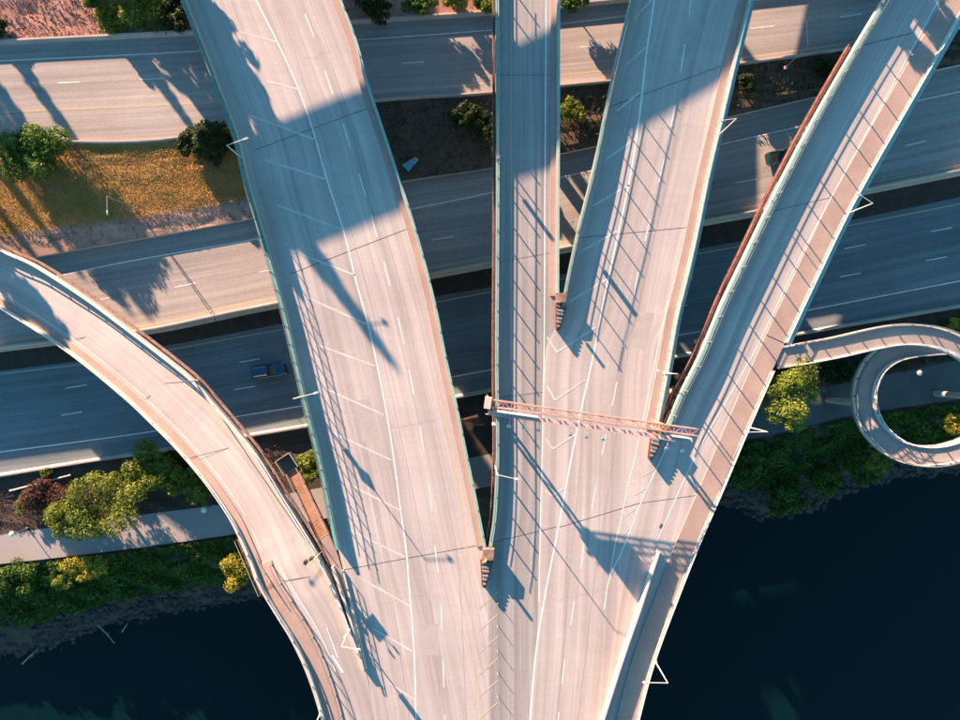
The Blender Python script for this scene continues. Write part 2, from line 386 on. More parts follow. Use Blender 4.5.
# ------------------------------------------------------------------ elevated roadways
ZD = 14.0
LL = [(120, -600), (135, -400), (150, -200), (168, -70), (184, 0), (200, 41), (217, 86), (240, 150), (247, 181), (264, 240), (281, 300), (295, 358), (306, 405), (321, 465), (335, 535), (345, 577), (355, 617), (365, 667), (372, 700), (378, 740), (384, 800), (388, 860)]
LR = [(190, -600), (215, -400), (268, -200), (315, -70), (341, 0), (357, 42), (368, 83), (382, 125), (400, 180), (412, 217), (425, 262), (436, 306), (446, 356), (457, 405), (466, 449), (474, 487), (481, 522), (486, 550), (488, 580), (488.1, 586), (488.2, 593), (489, 720), (490, 860)]
ML = [(496, -600), (496, 0), (496.5, 180), (495.5, 360), (495.5, 480), (493, 520), (489, 548), (488, 580), (488.1, 586), (488.2, 593), (489, 720), (490, 860)]
MR = [(559, -600), (559, 0), (558.5, 180), (558, 280), (558, 296), (560, 312), (558.4, 318), (556, 325), (546.5, 345), (544.2, 362), (542, 460), (540, 540), (536.5, 642), (531, 719), (522, 860)]
RL = [(760, -600), (720, -400), (675, -200), (630, 0), (616, 57), (604, 112), (590, 179), (577, 230), (564, 290), (560, 312), (558.4, 318), (556, 325), (546.5, 345), (544.2, 362), (542, 460), (540, 540), (536.5, 642), (531, 719), (522, 860)]
RR = [(905, -600), (850, -400), (799, -200), (750, 0), (735, 60), (721, 120), (707, 180), (697, 230), (687, 275), (677, 315), (669, 360), (661, 402), (655, 432), (651, 452), (649.7, 458), (648.3, 465), (641, 500), (629, 550), (602, 720), (580, 860)]
FL = [(1190, -600), (1092, -400), (988, -200), (882, 0), (852, 50), (802, 138), (780, 180), (745, 252), (720, 304), (696, 360), (677, 397), (664, 427), (651, 452), (649.7, 458), (648.3, 465), (641, 500), (629, 550), (602, 720), (580, 860)]
FR = [(1290, -600), (1185, -400), (1077, -200), (967, 0), (927, 70), (900, 117), (864, 180), (845, 215), (820, 267), (795, 320), (772, 370), (747, 427), (720, 491), (700, 537), (675, 600), (652, 663), (638, 715), (610, 860)]
def vpath(ctrl, v0, v1, z=ZD, step=9.0):
    vs = np.linspace(v0, v1, max(3, int(abs(v1 - v0) / step))); u = spline([c[1] for c in ctrl], [c[0] for c in ctrl], vs)
    return np.array([P(a, c, z) for a, c in zip(u, vs)])

def slab(parent, A, B, m, thick=.45, name='road_deck'):
    n = 6; N = len(A); vs, fs, uv = loft(A, B, n); fs = up_faces(vs, fs)
    lo = [np.array(v) - (0, 0, thick) for v in (*A, *B)]; k = len(vs); vs = list(vs) + lo; uv = list(uv) + [(0, 0)] * len(lo)
    for i in range(N - 1):
        a0 = i * (n + 1); a1 = a0 + n + 1
        fs.append((a0, a1, k + i + 1, k + i)); fs.append((a1 + n, a0 + n, k + N + i, k + N + i + 1))
        fs.append((k + i, k + i + 1, k + N + i + 1, k + N + i))
    fs.append((0, k, k + N, n)); fs.append(((N - 1) * (n + 1) + n, k + 2 * N - 1, k + N - 1, (N - 1) * (n + 1)))
    return W(name, vs, fs, m, parent, uv=uv)
def girders(parent, A, B, fracs, depth=1.5):
    for f in fracs:
        p = A * (1 - f) + B * f; vs, fs = sweep(p, rect(-.25, .25, -.46 - depth, -.46)); W('girder', vs, fs, girder_m, parent)

_post = {}
def rail_posts(parent, path, h, r, step, m, start=0.0, name='railing_post', base=0.0):
    key = (h, r, m.name)
    if key not in _post:
        q = MB(); q.box((0, 0, h / 2), (r * 2, r * 2, h)); q.box((0, 0, .02), (r * 3, r * 3, .04)); _post[key] = mesh(name, q.v, q.f, m)
    o0 = offset_of(parent)
    for p, a in along(path, step, start): link(name, _post[key], parent, tuple(p + (0, 0, base) - o0), (0, 0, a))
def rail(parent, path, h, r, m, name='rail'):
    vs, fs = sweep(path, rect(-r, r, h - r, h + r)); return W(name, vs, fs, m, parent)
def wall(parent, path, o0, o1, h, m, name='parapet', z0=-.02):
    vs, fs = sweep(path, rect(o0, o1, z0, h)); return W(name, vs, fs, m, parent)

def parapet(parent, path, side, h=.68, w=.32, cap=teal_m, capw=.42, fence=None, rust=None, body=conc_m, fascia=None):
    """side +1: image-left edge (inward is +), -1: image-right edge"""
    s = side
    lo, hi = sorted((0.0, s * w)); wall(parent, path, lo, hi, h, body)
    lo, hi = sorted((s * -.08, s * (capw - .08))); vs, fs = sweep(path, rect(lo, hi, h + .002, h + .07)); W('parapet_cap', vs, fs, cap, parent)
    if rust:
        lo, hi = sorted((s * -.42, s * -.12)); vs, fs = sweep(path, rect(lo, hi, -1.0, -.7)); W('girder_flange', vs, fs, rust, parent)
        vs, fs = sweep(shift(path, s * -.40), rect(-.04, .04, -.25, -.15)); W('outer_pipe', vs, fs, weather_m, parent)
    if fascia:
        lo, hi = sorted((s * -.62, s * -.1)); vs, fs = sweep(path, rect(lo, hi, -.55, -.1)); W('fascia_beam', vs, fs, fascia, parent)
    if fence:
        hs, top, st = fence; line = shift(path, s * .12)
        for hh in hs: rail(parent, line, hh, .028, rail_m)
        rail_posts(parent, line, top - h, .05, st, rail_m, .7, base=h)

def joint(parent, a, bb, z=ZD, w=.07): stroke([a, bb], z, w, parent, joint_m, 'expansion_joint', .006)

def column(parent, u, v, ztop, r=.8, zb=0.0):
    p = P(u, v, ztop); q = MB(); q.tube((p[0], p[1], zb - .6), (p[0], p[1], ztop), r, r, 14); q.world('pier_column', conc_m, parent, smooth=False)
def bent(parent, a, bb, zb=0.0, zt=ZD - 2.0):
    A, B = P(*a, zt), P(*bb, zt); d = B - A; L = np.linalg.norm(d); rz = math.atan2(d[1], d[0])
    q = MB(); q.box(tuple((A + B) / 2 + (0, 0, -.55)), (L, 1.3, 1.1), rz); q.world('pier_cap', conc_m, parent)
    for f in (.2, .8):
        c = A * (1 - f) + B * f; q = MB(); q.tube((c[0], c[1], zb - .6), (c[0], c[1], zt - 1.08), .75, .75, 14); q.world('pier_column', conc_m, parent)

def deck(label, A_ctrl, B_ctrl, m, v0=-600, v1=860):
    c = P((A_ctrl[len(A_ctrl)//2][0] + B_ctrl[len(B_ctrl)//2][0]) / 2, A_ctrl[len(A_ctrl)//2][1], ZD)
    r = root('elevated_roadway', (c[0], c[1], 0), label, 'elevated road', 'elevated roadways fanning out from the bridge')
    vs = np.concatenate([np.linspace(v0, -40, 24), np.linspace(-32, v1, 112)])
    A = np.array([P(u, v, ZD) for u, v in zip(spline([q[1] for q in A_ctrl], [q[0] for q in A_ctrl], vs), vs)])
    B = np.array([P(u, v, ZD) for u, v in zip(spline([q[1] for q in B_ctrl], [q[0] for q in B_ctrl], vs), vs)])
    slab(r, A, B, m); girders(r, A, B, (.12, .5, .88)); return r

# --- wide roadway on the left
dl = deck('wide pale roadway with diagonal hatching and tall fence, left of the narrow straight ramp', LL, LR, deck_m)
pl = vpath(LL, -600, 548); parapet(dl, pl, 1, .90, .34, teal_m, .36, None)
wall(dl, vpath(LL, -600, 252), -.02, .10, 1.75, teal_m, 'screen_panel', .78)
parapet_line = shift(vpath(LL, -40, 520), .12)
for hh in (1.3, 1.75, 2.25): rail(dl, parapet_line, hh, .028, rail_m)
rail_posts(dl, parapet_line, 1.45, .036, 2.1, rail_m, .5, base=.90)
pr = vpath(LR, -600, 545); wall(dl, pr, -1.0, -.33, .16, walk_m, 'kerb_walk'); parapet(dl, pr, -1, .55, .3, paleteal_m, .3, None)
rail(dl, shift(vpath(LR, -40, 545), -.1), .95, .045, paleteal_m); rail_posts(dl, shift(vpath(LR, -40, 545), -.1), .4, .045, 3.0, paleteal_m, base=.56)
wl_pts = [(225, -60), (256, 0), (277, 41), (299, 90), (312, 127), (327, 180), (344, 232), (357, 285), (367, 320), (376, 360), (387, 415), (395, 467), (402, 520), (405, 540), (410, 597), (414, 650), (416, 715), (418, 780)]
stroke(wl_pts, ZD, .17, dl, line_m)
for a in ((240, 32, 277, 42), (267, 81, 297, 89), (249, 115, 314, 139), (262, 159, 325, 179), (277, 205, 341, 229), (290, 250, 355, 275), (306, 297, 366, 324), (315, 344, 375, 366), (326, 389, 384, 415), (331, 432, 391, 460), (345, 482, 399, 510), (350, 530, 405, 557), (362, 579, 410, 606), (372, 628, 412, 651), (386, 681, 415, 700)):
    stroke([a[:2], a[2:]], ZD, .2, dl, faint_m, 'hatch_stripe')
for a in ((291, -38, 297, -16), (305, 14, 314, 37), (325, 71, 333, 94), (343, 124, 350, 147), (359, 174, 366, 197), (371, 215, 377, 237), (384, 262, 390, 286), (398, 317, 404, 344), (409, 370, 414, 395), (420, 426, 424, 452), (429, 484, 432, 511), (435, 545, 438, 572), (441, 604, 442, 630), (443, 661, 444, 687), (445, 715, 446, 740)):
    stroke([a[:2], a[2:]], ZD, .13, dl, line_m, 'lane_dash')
stroke([(435, 380), (452, 452), (461, 510), (465, 540), (472, 627), (476, 719), (478, 780)], ZD, .12, dl, yellow_m)
for k in range(6):   # yellow hatching in the nose area
    y = 592 + k * 22; stroke([(479, y + 17), (498, y)], ZD, .13, dl if k < 0 else dl, yellow_m, 'hatch_stripe', .012)
joint(dl, (255, 150), (371, 107)); joint(dl, (290, 274), (407, 229)); joint(dl, (343, 570), (480, 545))
# --- narrow straight ramp in the middle
dm = deck('narrow straight ramp with dark tyre lanes running up the middle', ML, MR, mid_m)
parapet(dm, vpath(ML, -600, 545), 1, .66, .34, paleteal_m, .4, None, rust=rust_m)
fl = shift(vpath(ML, -40, 540), .12)
for hh in (.95, 1.88): rail(dm, fl, hh, .028, rail_m)
rail_posts(dm, fl, 1.42, .05, 3.05, rail_m, 1.0, base=.66)
pr = vpath(MR, -600, 296); wall(dm, pr, -.95, -.33, .15, walk_m, 'kerb_walk'); parapet(dm, pr, -1, .55, .3, paleteal_m, .26, None)
stroke([(546, -60), (546, 0), (545, 172), (544.5, 280), (544, 360), (542, 460), (540, 540), (539, 602)], ZD, .13, dm, line_m)
stroke([(511, -60), (511, 100), (511, 360)], ZD, .1, dm, yellow_m)
joint(dm, (499, 75), (556, 75), w=.06); joint(dm, (499, 262), (556, 252), w=.05); joint(dm, (495, 398), (545, 392), w=.05)
joint(dm, (490, 543), (556, 527), w=.07)
# --- wide roadway on the right
dr = deck('wide roadway right of the straight ramp, half of it in shade from the added overpass', RL, RR, deck_m)
parapet(dr, vpath(RL, -600, 298), 1, .95, .3, paleteal_m, .34, None)
fl = shift(vpath(RL, -40, 296), .12)
for hh in (1.25, 1.6, 2.65): rail(dr, fl, hh, .028, rail_m)
rail_posts(dr, fl, 1.85, .042, 2.8, rail_m, .3, base=.95)
pr = vpath(RR, -600, 430); wall(dr, pr, -1.25, -.32, .17, walk_m, 'kerb_walk'); parapet(dr, pr, -1, .5, .3, white_m, .2, None, fascia=paleteal_m)
rail(dr, shift(vpath(RR, -40, 430), -.1), .95, .045, paleteal_m); rail_posts(dr, shift(vpath(RR, -40, 430), -.1), .45, .045, 2.9, paleteal_m, base=.5)
stroke([(660, -60), (654, 0), (646, 57), (640, 112), (629.5, 180), (619, 230), (607, 285), (593, 357), (580, 415), (570, 465), (557, 535), (546, 590), (536, 652), (530, 719), (524, 780)], ZD, .2, dr, line_m)
for a in ((692, -5, 689, 15), (685, 44, 681, 71), (675, 105, 671, 127), (664, 159, 659, 182), (650, 219, 645, 241), (638, 272, 634, 296), (628, 324, 624, 347), (617, 382, 612, 406), (606, 434, 602, 455), (596, 485, 592, 509), (584, 544, 581, 569), (574, 601, 571, 625), (565, 660, 562, 684), (559, 712, 556, 738)):
    stroke([a[:2], a[2:]], ZD, .13, dr, line_m, 'lane_dash')
for a in ((634, 19, 651, 0), (626, 65, 647, 46), (617, 111, 640, 92), (605, 160, 635, 139), (593, 206, 629, 185), (580, 252, 617, 231), (569, 302, 607, 279)):
    stroke([a[:2], a[2:]], ZD, .2, dr, faint_m, 'hatch_stripe')
for a, bb, c in (((547, 337), (557, 352), (596, 327)), ((547, 386), (555, 400), (585, 380)), ((546, 439), (553, 449), (576, 434)), ((545, 490), (552, 496), (564, 488))):
    par = dm
    stroke([a, bb], ZD, .2, par, faint_m, 'chevron_stripe', .012); stroke([bb, c], ZD, .2, dr, faint_m, 'chevron_stripe', .014)
R1 = [(668, 300), (652, 375), (643, 420), (635, 457), (627, 490), (621, 520), (615, 545), (610, 577)]
stroke(R1, ZD, .12, dr, line_m); stroke([(668, 445), (656, 470), (642, 500), (630, 531), (622, 551), (610, 577), (604, 610)], ZD, .13, dr, line_m, dz=.010)
for a, bb, c in (((636, 456), (643, 476), (657, 467)), ((629, 485), (635, 495), (647, 487)), ((623, 511), (626, 515), (635, 509)), ((619, 532), (622, 536), (629, 528))):
    stroke([a, bb], ZD, .13, dr, faint_m, 'chevron_stripe', .013); stroke([bb, c], ZD, .13, dr, faint_m, 'chevron_stripe', .015)
joint(dr, (604, 109), (721, 66)); joint(dr, (577, 238), (692, 227), w=.07); joint(dr, (557, 528), (640, 503), w=.07)
# --- diagonal ramp on the right with a footway
df = deck('diagonal ramp with footway and white handrail on the right, leading to the spiral walkway', FL, FR, deck_m)
parapet(df, vpath(FL, -600, 425), 1, 1.0, .34, paleteal_m, .42, None, rust=False)
pp = vpath(FL, 46, 425); lo = rect(-.6, -.12, -.9, -.6); vs, fs = sweep(pp, lo); W('girder_flange', vs, fs, rust_m, df); vs, fs = sweep(shift(pp, -.6), rect(-.04, .04, -.2, -.1)); W('outer_pipe', vs, fs, weather_m, df)
fl = shift(vpath(FL, -40, 420), .12)
for hh in (1.3, 2.65): rail(df, fl, hh, .028, rail_m)
rail_posts(df, fl, 1.8, .05, 3.1, rail_m, .4, base=1.0)
fr = vpath(FR, -600, 343); fr2 = vpath(FR, 371, 860)
for q in (fr, fr2):
    wall(df, q, -2.35, -.12, .14, walk_m, 'footway'); wall(df, q, -.12, .02, .19, pale_m, 'footway_kerb')
    rail(df, shift(q, -.06), 1.05, .04, white_m, 'handrail'); rail(df, shift(q, -.06), .65, .025, white_m, 'handrail')
    rail_posts(df, shift(q, -.06), .86, .035, 2.2, white_m, .5, base=.19)
wall(df, fr, .04, .85, -.05, paleteal_m, 'fascia_beam', -.6); wall(df, fr2, .04, .3, -.12, paleteal_m, 'fascia_beam', -.6)
wall(df, vpath(FR, 344, 371), -2.35, -.0, .14, walk_m, 'footway')
stroke([(955, -30), (868, 130), (800, 257), (752, 356), (700, 447), (690, 467), (675, 500), (657, 541)], ZD, .12, df, line_m)
# barrier wall that starts at a point and runs down beside the footway lane
bw = px_line([(657, 549), (650, 570), (638, 607), (625, 644), (611, 687), (600, 722), (582, 790)], ZD, 40)
wall(df, bw, -.11, .11, 1.15, pale_m, 'barrier_wall')
rail(df, px_line([(651, 612), (636, 660), (619, 714), (605, 765)], ZD), .0, .06, white_m, 'kerb_edge')
joint(df, (860, 46), (912, 33), w=.08); joint(df, (760, 214), (842, 195), w=.06); joint(df, (642, 503), (706, 494), w=.06)
for u, v in ((694, 507), (661, 526)):
    p = P(u, v, ZD); q = MB(); q.box((p[0], p[1], ZD + .012), (.28, .5, .012), -.45); q.world('drain_grate', joint_m, df)
# --- curved ramp at the left
CO = [(-185, -60), (-165, 40), (-110, 138), (-52, 206), (0, 247), (37, 265), (87, 297), (125, 325), (172, 361), (197, 382), (217, 405), (240, 432), (260, 457), (280, 490), (305, 530), (318, 552), (335, 587), (350, 627), (365, 667), (372, 700), (378, 740), (384, 800), (388, 860)]
CI = [(-243, -45), (-220, 62), (-156, 172), (-87, 250), (-25, 294), (8, 312), (55, 342), (88, 366), (130, 401), (154, 424), (175, 445), (197, 470), (214, 492), (233, 521), (249, 556), (259, 582), (276, 611), (292, 637), (307, 669), (320, 708), (330, 750), (342, 800), (356, 860)]
CZ = [8.2, 8.4, 8.6, 8.8, 9.0, 9.3, 9.8, 10.3, 10.9, 11.3, 11.6, 12.0, 12.4, 12.8, 13.3, 13.6, 13.85, 13.96, 14, 14, 14, 14, 14]
tt = np.arange(len(CO)); TS = np.linspace(0, len(CO) - 1, 150)
def cpath(ctrl, t0=0, t1=22, n=None):
    q = np.linspace(t0, t1, n or int((t1 - t0) * 7) + 2)
    u = spline(tt, [c[0] for c in ctrl], q); v = spline(tt, [c[1] for c in ctrl], q); z = np.interp(q, tt, CZ)
    return np.array([P(a, c, d) for a, c, d in zip(u, v, z)])
c0 = P(197, 430, 12.5)
dc = root('elevated_roadway', (c0[0], c0[1], 0), 'curved single ramp sweeping in from the left edge to the bridge', 'elevated road', 'elevated roadways fanning out from the bridge')
A, B = cpath(CI, n=150), cpath(CO, n=150); slab(dc, A, B, ramp_m); girders(dc, A, B, (.2, .5, .8))
po = cpath(CO, 0, 18); parapet(dc, po, -1, .62, .3, pale_m, .36, None, rust=weather_m); rail(dc, shift(cpath(CO, 0, 18), -.15), 1.0, .05, pale_m); rail_posts(dc, shift(cpath(CO, 2, 18), -.15), .4, .045, 2.8, pale_m, base=.62)
pi_ = cpath(CI, 0, 22); wall(dc, pi_, .3, 1.05, .15, walk_m, 'kerb_walk'); wall(dc, pi_, .0, .3, .60, pale_m, 'parapet')
rail(dc, shift(cpath(CI, 0, 22), .12), .92, .05, pale_m); rail_posts(dc, shift(cpath(CI, 2, 22), .12), .34, .045, 2.8, pale_m, base=.60)
wall(dc, cpath(CI, 14.4, 22), 1.05, 2.3, .152, walk_m, 'footway')
rail(dc, shift(cpath(CI, 14.6, 22), 2.22), 1.0, .028, rail_m); rail_posts(dc, shift(cpath(CI, 14.6, 22), 2.22), .85, .04, 2.4, rail_m, base=.15)
ribbon(shift(cpath(CI, 1, 14), 1.55), .11, .008, 'edge_line', faint_m, dc); ribbon(shift(cpath(CI, 14.5, 18.3), 3.0), .12, .008, 'edge_line', line_m, dc)
ribbon(shift(cpath(CO, 1, 17.5), -1.1), .12, .008, 'edge_line', yellow_m, dc)
stroke([(327, 628), (338, 658)], ZD, .14, dc, line_m, 'lane_dash'); stroke([(332, 655), (343, 673)], ZD, .26, dc, line_m, 'lane_dash', .014)
for a, bb, z in (((75, 339), (110, 333), 10.05), ((190, 458), (233, 447), 12.05), ((283, 581), (322, 575), 13.72)): joint(dc, a, bb, z + .004, .07)
for (u, v), (ux, vx), z in (((115, 400), (165, 365), 8.6), ((208, 500), (262, 470), 10.2), ((280, 612), (335, 590), 11.6)):
    A, B = P(u, v, z), P(ux, vx, z); c = (A + B) / 2; q = MB(); q.tube((c[0], c[1], -7), (c[0], c[1], z), .8, 1.0, 14); q.world('pier_column', conc_m, dc)
# piers of the four straight roadways
for d_, prs in ((dl, [((250, 132), (368, 132)), ((320, 400), (444, 400)), ((360, 560), (468, 560))]), (dm, [((500, 128), (556, 128)), ((500, 415), (556, 415))]), (dr, [((612, 110), (716, 110)), ((570, 395), (648, 395)), ((560, 600), (640, 600))]), (df, [((834, 110), (888, 110)), ((690, 395), (750, 395)), ((640, 610), (670, 610))])):
    for a, bb in prs: bent(d_, a, bb, -7 if a[1] > 420 else 0)

seam_m = mat('faint_seam', (.27, .245, .235), (.33, .30, .29), .9, 1.5, fine=.2)
patch_m = mat('patched_concrete', (.385, .355, .345), (.43, .40, .39), .9, .7, fine=.12)
def ghost(ctrlA, ctrlB, f, v0, v1, parent, w=.05, m=seam_m, name='construction_joint', dz=.004):
    A, B = vpath(ctrlA, v0, v1), vpath(ctrlB, v0, v1); ribbon(A * (1 - f) + B * f, w, dz, name, m, parent)
for f in (.30, .58, .80): ghost(LL, LR, f, -40, 780, dl)
for f in (.36, .66): ghost(RL, RR, f, -40, 760, dr)
ghost(ML, MR, .5, -40, 300, dm); ghost(FL, FR, .38, -40, 440, df)
def crack(parent, a, bb, seed):
    g_ = np.random.default_rng(seed); n_ = 9; pts = [(a[0] + (bb[0] - a[0]) * t + g_.normal(0, 1.1), a[1] + (bb[1] - a[1]) * t + g_.normal(0, 1.1)) for t in np.linspace(0, 1, n_)]
    ribbon(np.array([P(u, v, ZD) for u, v in pts]), .045, .0055, 'sealed_crack', patch_m, parent)
for k, (d_, a, bb) in enumerate(((dl, (330, 300), (352, 330)), (dl, (385, 430), (440, 418)), (dl, (420, 520), (432, 560)), (dl, (300, 60), (330, 52)), (dl, (395, 600), (430, 592)), (dr, (600, 300), (640, 292)), (dr, (590, 420), (600, 470)), (dr, (560, 600), (600, 590)), (dr, (655, 130), (690, 122)), (dr, (575, 660), (582, 705)), (df, (800, 215), (822, 206)), (dm, (505, 330), (535, 326)))): crack(d_, a, bb, k)
for d_, u, v, w, h_, a in ((dl, 366, 420, .9, 2.4, -.2), (dl, 430, 640, 1.0, 1.8, -.05), (dr, 642, 330, .9, 2.2, .25), (dr, 690, 40, 1.0, 2.0, .25)):
    p = P(u, v, ZD); ca, sa = math.cos(a), math.sin(a); V = [(p[0] + x * ca + y * sa, p[1] - x * sa + y * ca, ZD + .0045) for x, y in ((-w, -h_), (w, -h_), (w, h_), (-w, h_))]
    W('repair_patch', V, up_faces(V, [(0, 1, 2, 3)]), patch_m, d_)

# ------------------------------------------------------------------ noses where two roadways part: crash cushions and end walls
def cushion(tipu, tipv, baseu, basev, w0, label, hgt=1.0):
    T, B = P(tipu, tipv, ZD), P(baseu, basev, ZD); d = T - B; L = np.linalg.norm(d[:2]); rz = math.atan2(d[1], d[0])
    r = root('crash_cushion', (B[0], B[1], ZD), label, 'crash cushion', 'crash cushions at the roadway noses', rz)
    n = 6
    for k in range(n):
        f = k / (n - 1); w = w0 * (1 - f * .72); x = .25 + f * (L - .55)
        q = MB(); q.box((x, 0, hgt * .47), (.16, w, hgt * .9)); q.local('diaphragm', steel_m if k % 2 else weather_m, r)
        if k < n - 1:
            q = MB(); q.box((x + L / n * .5, 0, hgt * .42), (L / n * .84, w * .8, hgt * .84)); q.local('cushion_cell', conc_m if k % 2 else girder_m, r)
    for s in (-1, 1):
        q = MB(); q.tube((0, s * w0 * .55, hgt * .75), (L, s * w0 * .16, hgt * .75), .08); q.local('side_rail', rust_m, r)
        q = MB(); q.tube((0, s * w0 * .55, hgt * .35), (L, s * w0 * .16, hgt * .35), .08); q.local('side_rail', rust_m, r)
    q = MB(); q.lathe([(.16, 0), (.2, .1), (.2, hgt * .8), (.1, hgt * .9)], 10, (L, 0, 0)); q.local('nose_drum', black_m, r)
    return r
def nose(parent, pts, h):
    V = [P(u, v, ZD) for u, v in pts]; n_ = len(V); vs = [v + (0, 0, -.3) for v in V] + [v + (0, 0, h) for v in V]
    fs = [tuple(range(n_, 2 * n_)), tuple(range(n_ - 1, -1, -1))] + [(i, (i + 1) % n_, n_ + (i + 1) % n_, n_ + i) for i in range(n_)]
    W('nose_wall', vs, fs, weather_m, parent)
cushion(484, 584, 486.5, 559, 1.2, 'crash cushion at the nose between the hatched left roadway and the straight ramp', 1.1)
cushion(557, 329, 560.5, 305, 1.1, 'crash cushion at the nose between the straight ramp and the wide right roadway', 1.1)
cushion(649, 457, 656, 433, 1.3, 'crash cushion under the sign gantry between the right roadway and the diagonal ramp', 1.1)
nose(dl, [(483, 546), (494, 546), (493, 557), (481.5, 557)], 1.5); nose(dm, [(555, 294), (566, 294), (564, 303), (556, 303)], 1.35); nose(dr, [(653, 425), (667, 425), (662, 433), (652, 433)], 1.5)

# ------------------------------------------------------------------ stairs from the riverside path
def stairs(label, a, bb, za, zb, w, n, landing_a=None):
    A, B = P(*a, za), P(*bb, zb); d = B - A; L = np.linalg.norm(d[:2]); rz = math.atan2(d[1], d[0])
    r = root('stairway', tuple(A), label, 'stairs', None, rz)
    q = MB(); q.box((0, 0, .02), (L / n * .92, w, .05)); me = mesh('stair_tread', q.v, q.f, tread_m)
    for k in range(n): link('stair_tread', me, r, (L * (k + .5) / n, 0, (zb - za) * (k + .5) / n))
    for s in (-1, 1):
        q = MB(); y = s * (w / 2 + .06)
        q.add([(0, y - .05, -.25), (L, y - .05, zb - za - .25), (L, y + .05, zb - za - .25), (0, y + .05, -.25), (0, y - .05, .12), (L, y - .05, zb - za + .12), (L, y + .05, zb - za + .12), (0, y + .05, .12)], [(3, 2, 1, 0), (4, 5, 6, 7), (0, 1, 5, 4), (1, 2, 6, 5), (2, 3, 7, 6), (3, 0, 4, 7)]); q.local('stringer', rust_m, r)
        q = MB(); q.tube((0, y, 1.0), (L, y, zb - za + 1.0), .045); q.local('handrail', rail_m, r)
        q = MB(); q.box((0, 0, .5), (.07, .07, 1.0)); pm = mesh('handrail_post', q.v, q.f, rail_m)
        for k in range(5): link('handrail_post', pm, r, (L * k / 4, y, (zb - za) * k / 4))
    return r
st = stairs('rusty steel stair flight squeezed between the curved ramp and the hatched roadway', (293, 470), (324.5, 537), 9.8, 13.9, 1.3, 26)
q = MB(); q.box((-1.0, 0, -.08), (1.9, 1.9, .14)); q.local('landing', girder_m, st)
for s in (-1, 1): q = MB(); q.box((-1.0, s * .98, .45), (1.95, .09, 1.0)); q.local('landing_wall', conc_m, st)
q = MB(); q.box((-1.99, 0, .45), (.09, 2.0, 1.0)); q.local('landing_wall', conc_m, st)
for s in (-1, 1): q = MB(); q.tube((-1.0, s * .7, -9.8), (-1.0, s * .7, -.15), .15); q.local('landing_leg', girder_m, st)
st2 = stairs('short brown stair flight outside the curved ramp above the river bank', (243, 536), (267, 590), 11.4, 13.9, 1.5, 15)
# wedge landing between curved ramp and left roadway
lp = [(320, 541), (329, 535), (338, 556), (347, 586), (357, 620), (364, 655), (356, 640), (347, 611), (333, 570)]
V = [P(u, v, ZD - .02) for u, v in lp]; n_ = len(V)
W('stair_landing', V + [v - (0, 0, .4) for v in V], [tuple(range(n_)), tuple(range(2 * n_ - 1, n_ - 1, -1))] + [(i, n_ + i, n_ + (i + 1) % n_, (i + 1) % n_) for i in range(n_)], walk_m, dl)
for q_ in (px_line([(333, 566), (347, 606), (358, 644), (366, 668)], ZD),):
    wall(dc, q_, -.15, .15, .55, pale_m, 'parapet')
gp = px_line([(343, 570), (350, 598), (358, 632), (366, 668)], ZD); wall(dl, gp, -.12, .12, .32, pale_m, 'parapet')
rail(dl, gp, 1.0, .028, rail_m); rail(dl, gp, .65, .028, rail_m); rail_posts(dl, gp, .7, .036, 2.2, rail_m, base=.32)

# ------------------------------------------------------------------ spiral walkway on the right
SP = [(776, 358, 14.0), (800, 354, 14.0), (835, 347.5, 13.9), (870, 339.5, 13.7), (897, 335, 13.45), (920, 335, 13.25), (943, 340, 13.05), (965, 351, 12.8), (985, 370, 12.5), (996, 395, 12.2), (993, 420, 11.9), (976, 441, 11.6), (950, 453, 11.2), (922, 456, 10.9), (896, 449, 10.6), (875, 432, 10.3), (864, 410, 10.0), (863, 388, 9.7), (872, 367, 9.4), (890, 353, 9.1), (915, 347, 8.8), (950, 344, 8.3), (1000, 338, 7.7), (1080, 326, 6.7), (1200, 305, 5.2)]
q = np.linspace(0, len(SP) - 1, 150); sp = np.array([P(a, c, d) for a, c, d in zip(*[spline(range(len(SP)), [s_[k] for s_ in SP], q) for k in range(3)])])
c0 = P(925, 400, 11)
sw = root('spiral_walkway', (c0[0], c0[1], 0), 'looping concrete pedestrian ramp that spirals down towards the riverside path', 'walkway')
A, B = shift(sp, 1.28), shift(sp, -1.28)
vs, fs, uv = loft(A, B, 3); k = len(vs); N = len(A); fs = up_faces(vs, fs); vs = list(vs) + [a - (0, 0, .4) for a in A] + [b_ - (0, 0, .4) for b_ in B]; uv = list(uv) + [(0, 0)] * (2 * N)
for i in range(N - 1):
    fs += [(i * 4, k + i, k + i + 1, i * 4 + 4), (i * 4 + 3, i * 4 + 7, k + N + i + 1, k + N + i), (k + i, k + N + i, k + N + i + 1, k + i + 1)]
W('walkway_slab', vs, fs, mat('walkway_concrete', (.31, .275, .26), (.38, .34, .325), .9, .25, bump=.2, fine=.12, spots=.1), sw, uv=uv)
for s in (-1, 1):
    wall(sw, sp[8:] if s > 0 else sp[8:], s * 1.15 - .1, s * 1.15 + .1, .28, pale_m, 'kerb'); wall(sw, sp[2:8], s * 1.15 - .1, s * 1.15 + .1, .28, pale_m, 'kerb')
    pth = shift(sp[5:], s * 1.15)
    rail(sw, pth, 1.1, .045, white_m if s < 0 else rail_m, 'handrail'); rail(sw, pth, .7, .025, white_m if s < 0 else rail_m, 'handrail')
    rail_posts(sw, pth, .9, .06, 2.25, rail_m if s > 0 else white_m, .8, base=.25)
for u, v, z in ((838, 347, 13.4), (921, 336, 12.6), (996, 398, 11.6), (925, 456, 10.3), (864, 404, 9.4)):
    p = P(u, v, z); q = MB(); q.tube((p[0], p[1], -6), (p[0], p[1], z), .35, .45, 12); q.world('support_column', conc_m, sw)

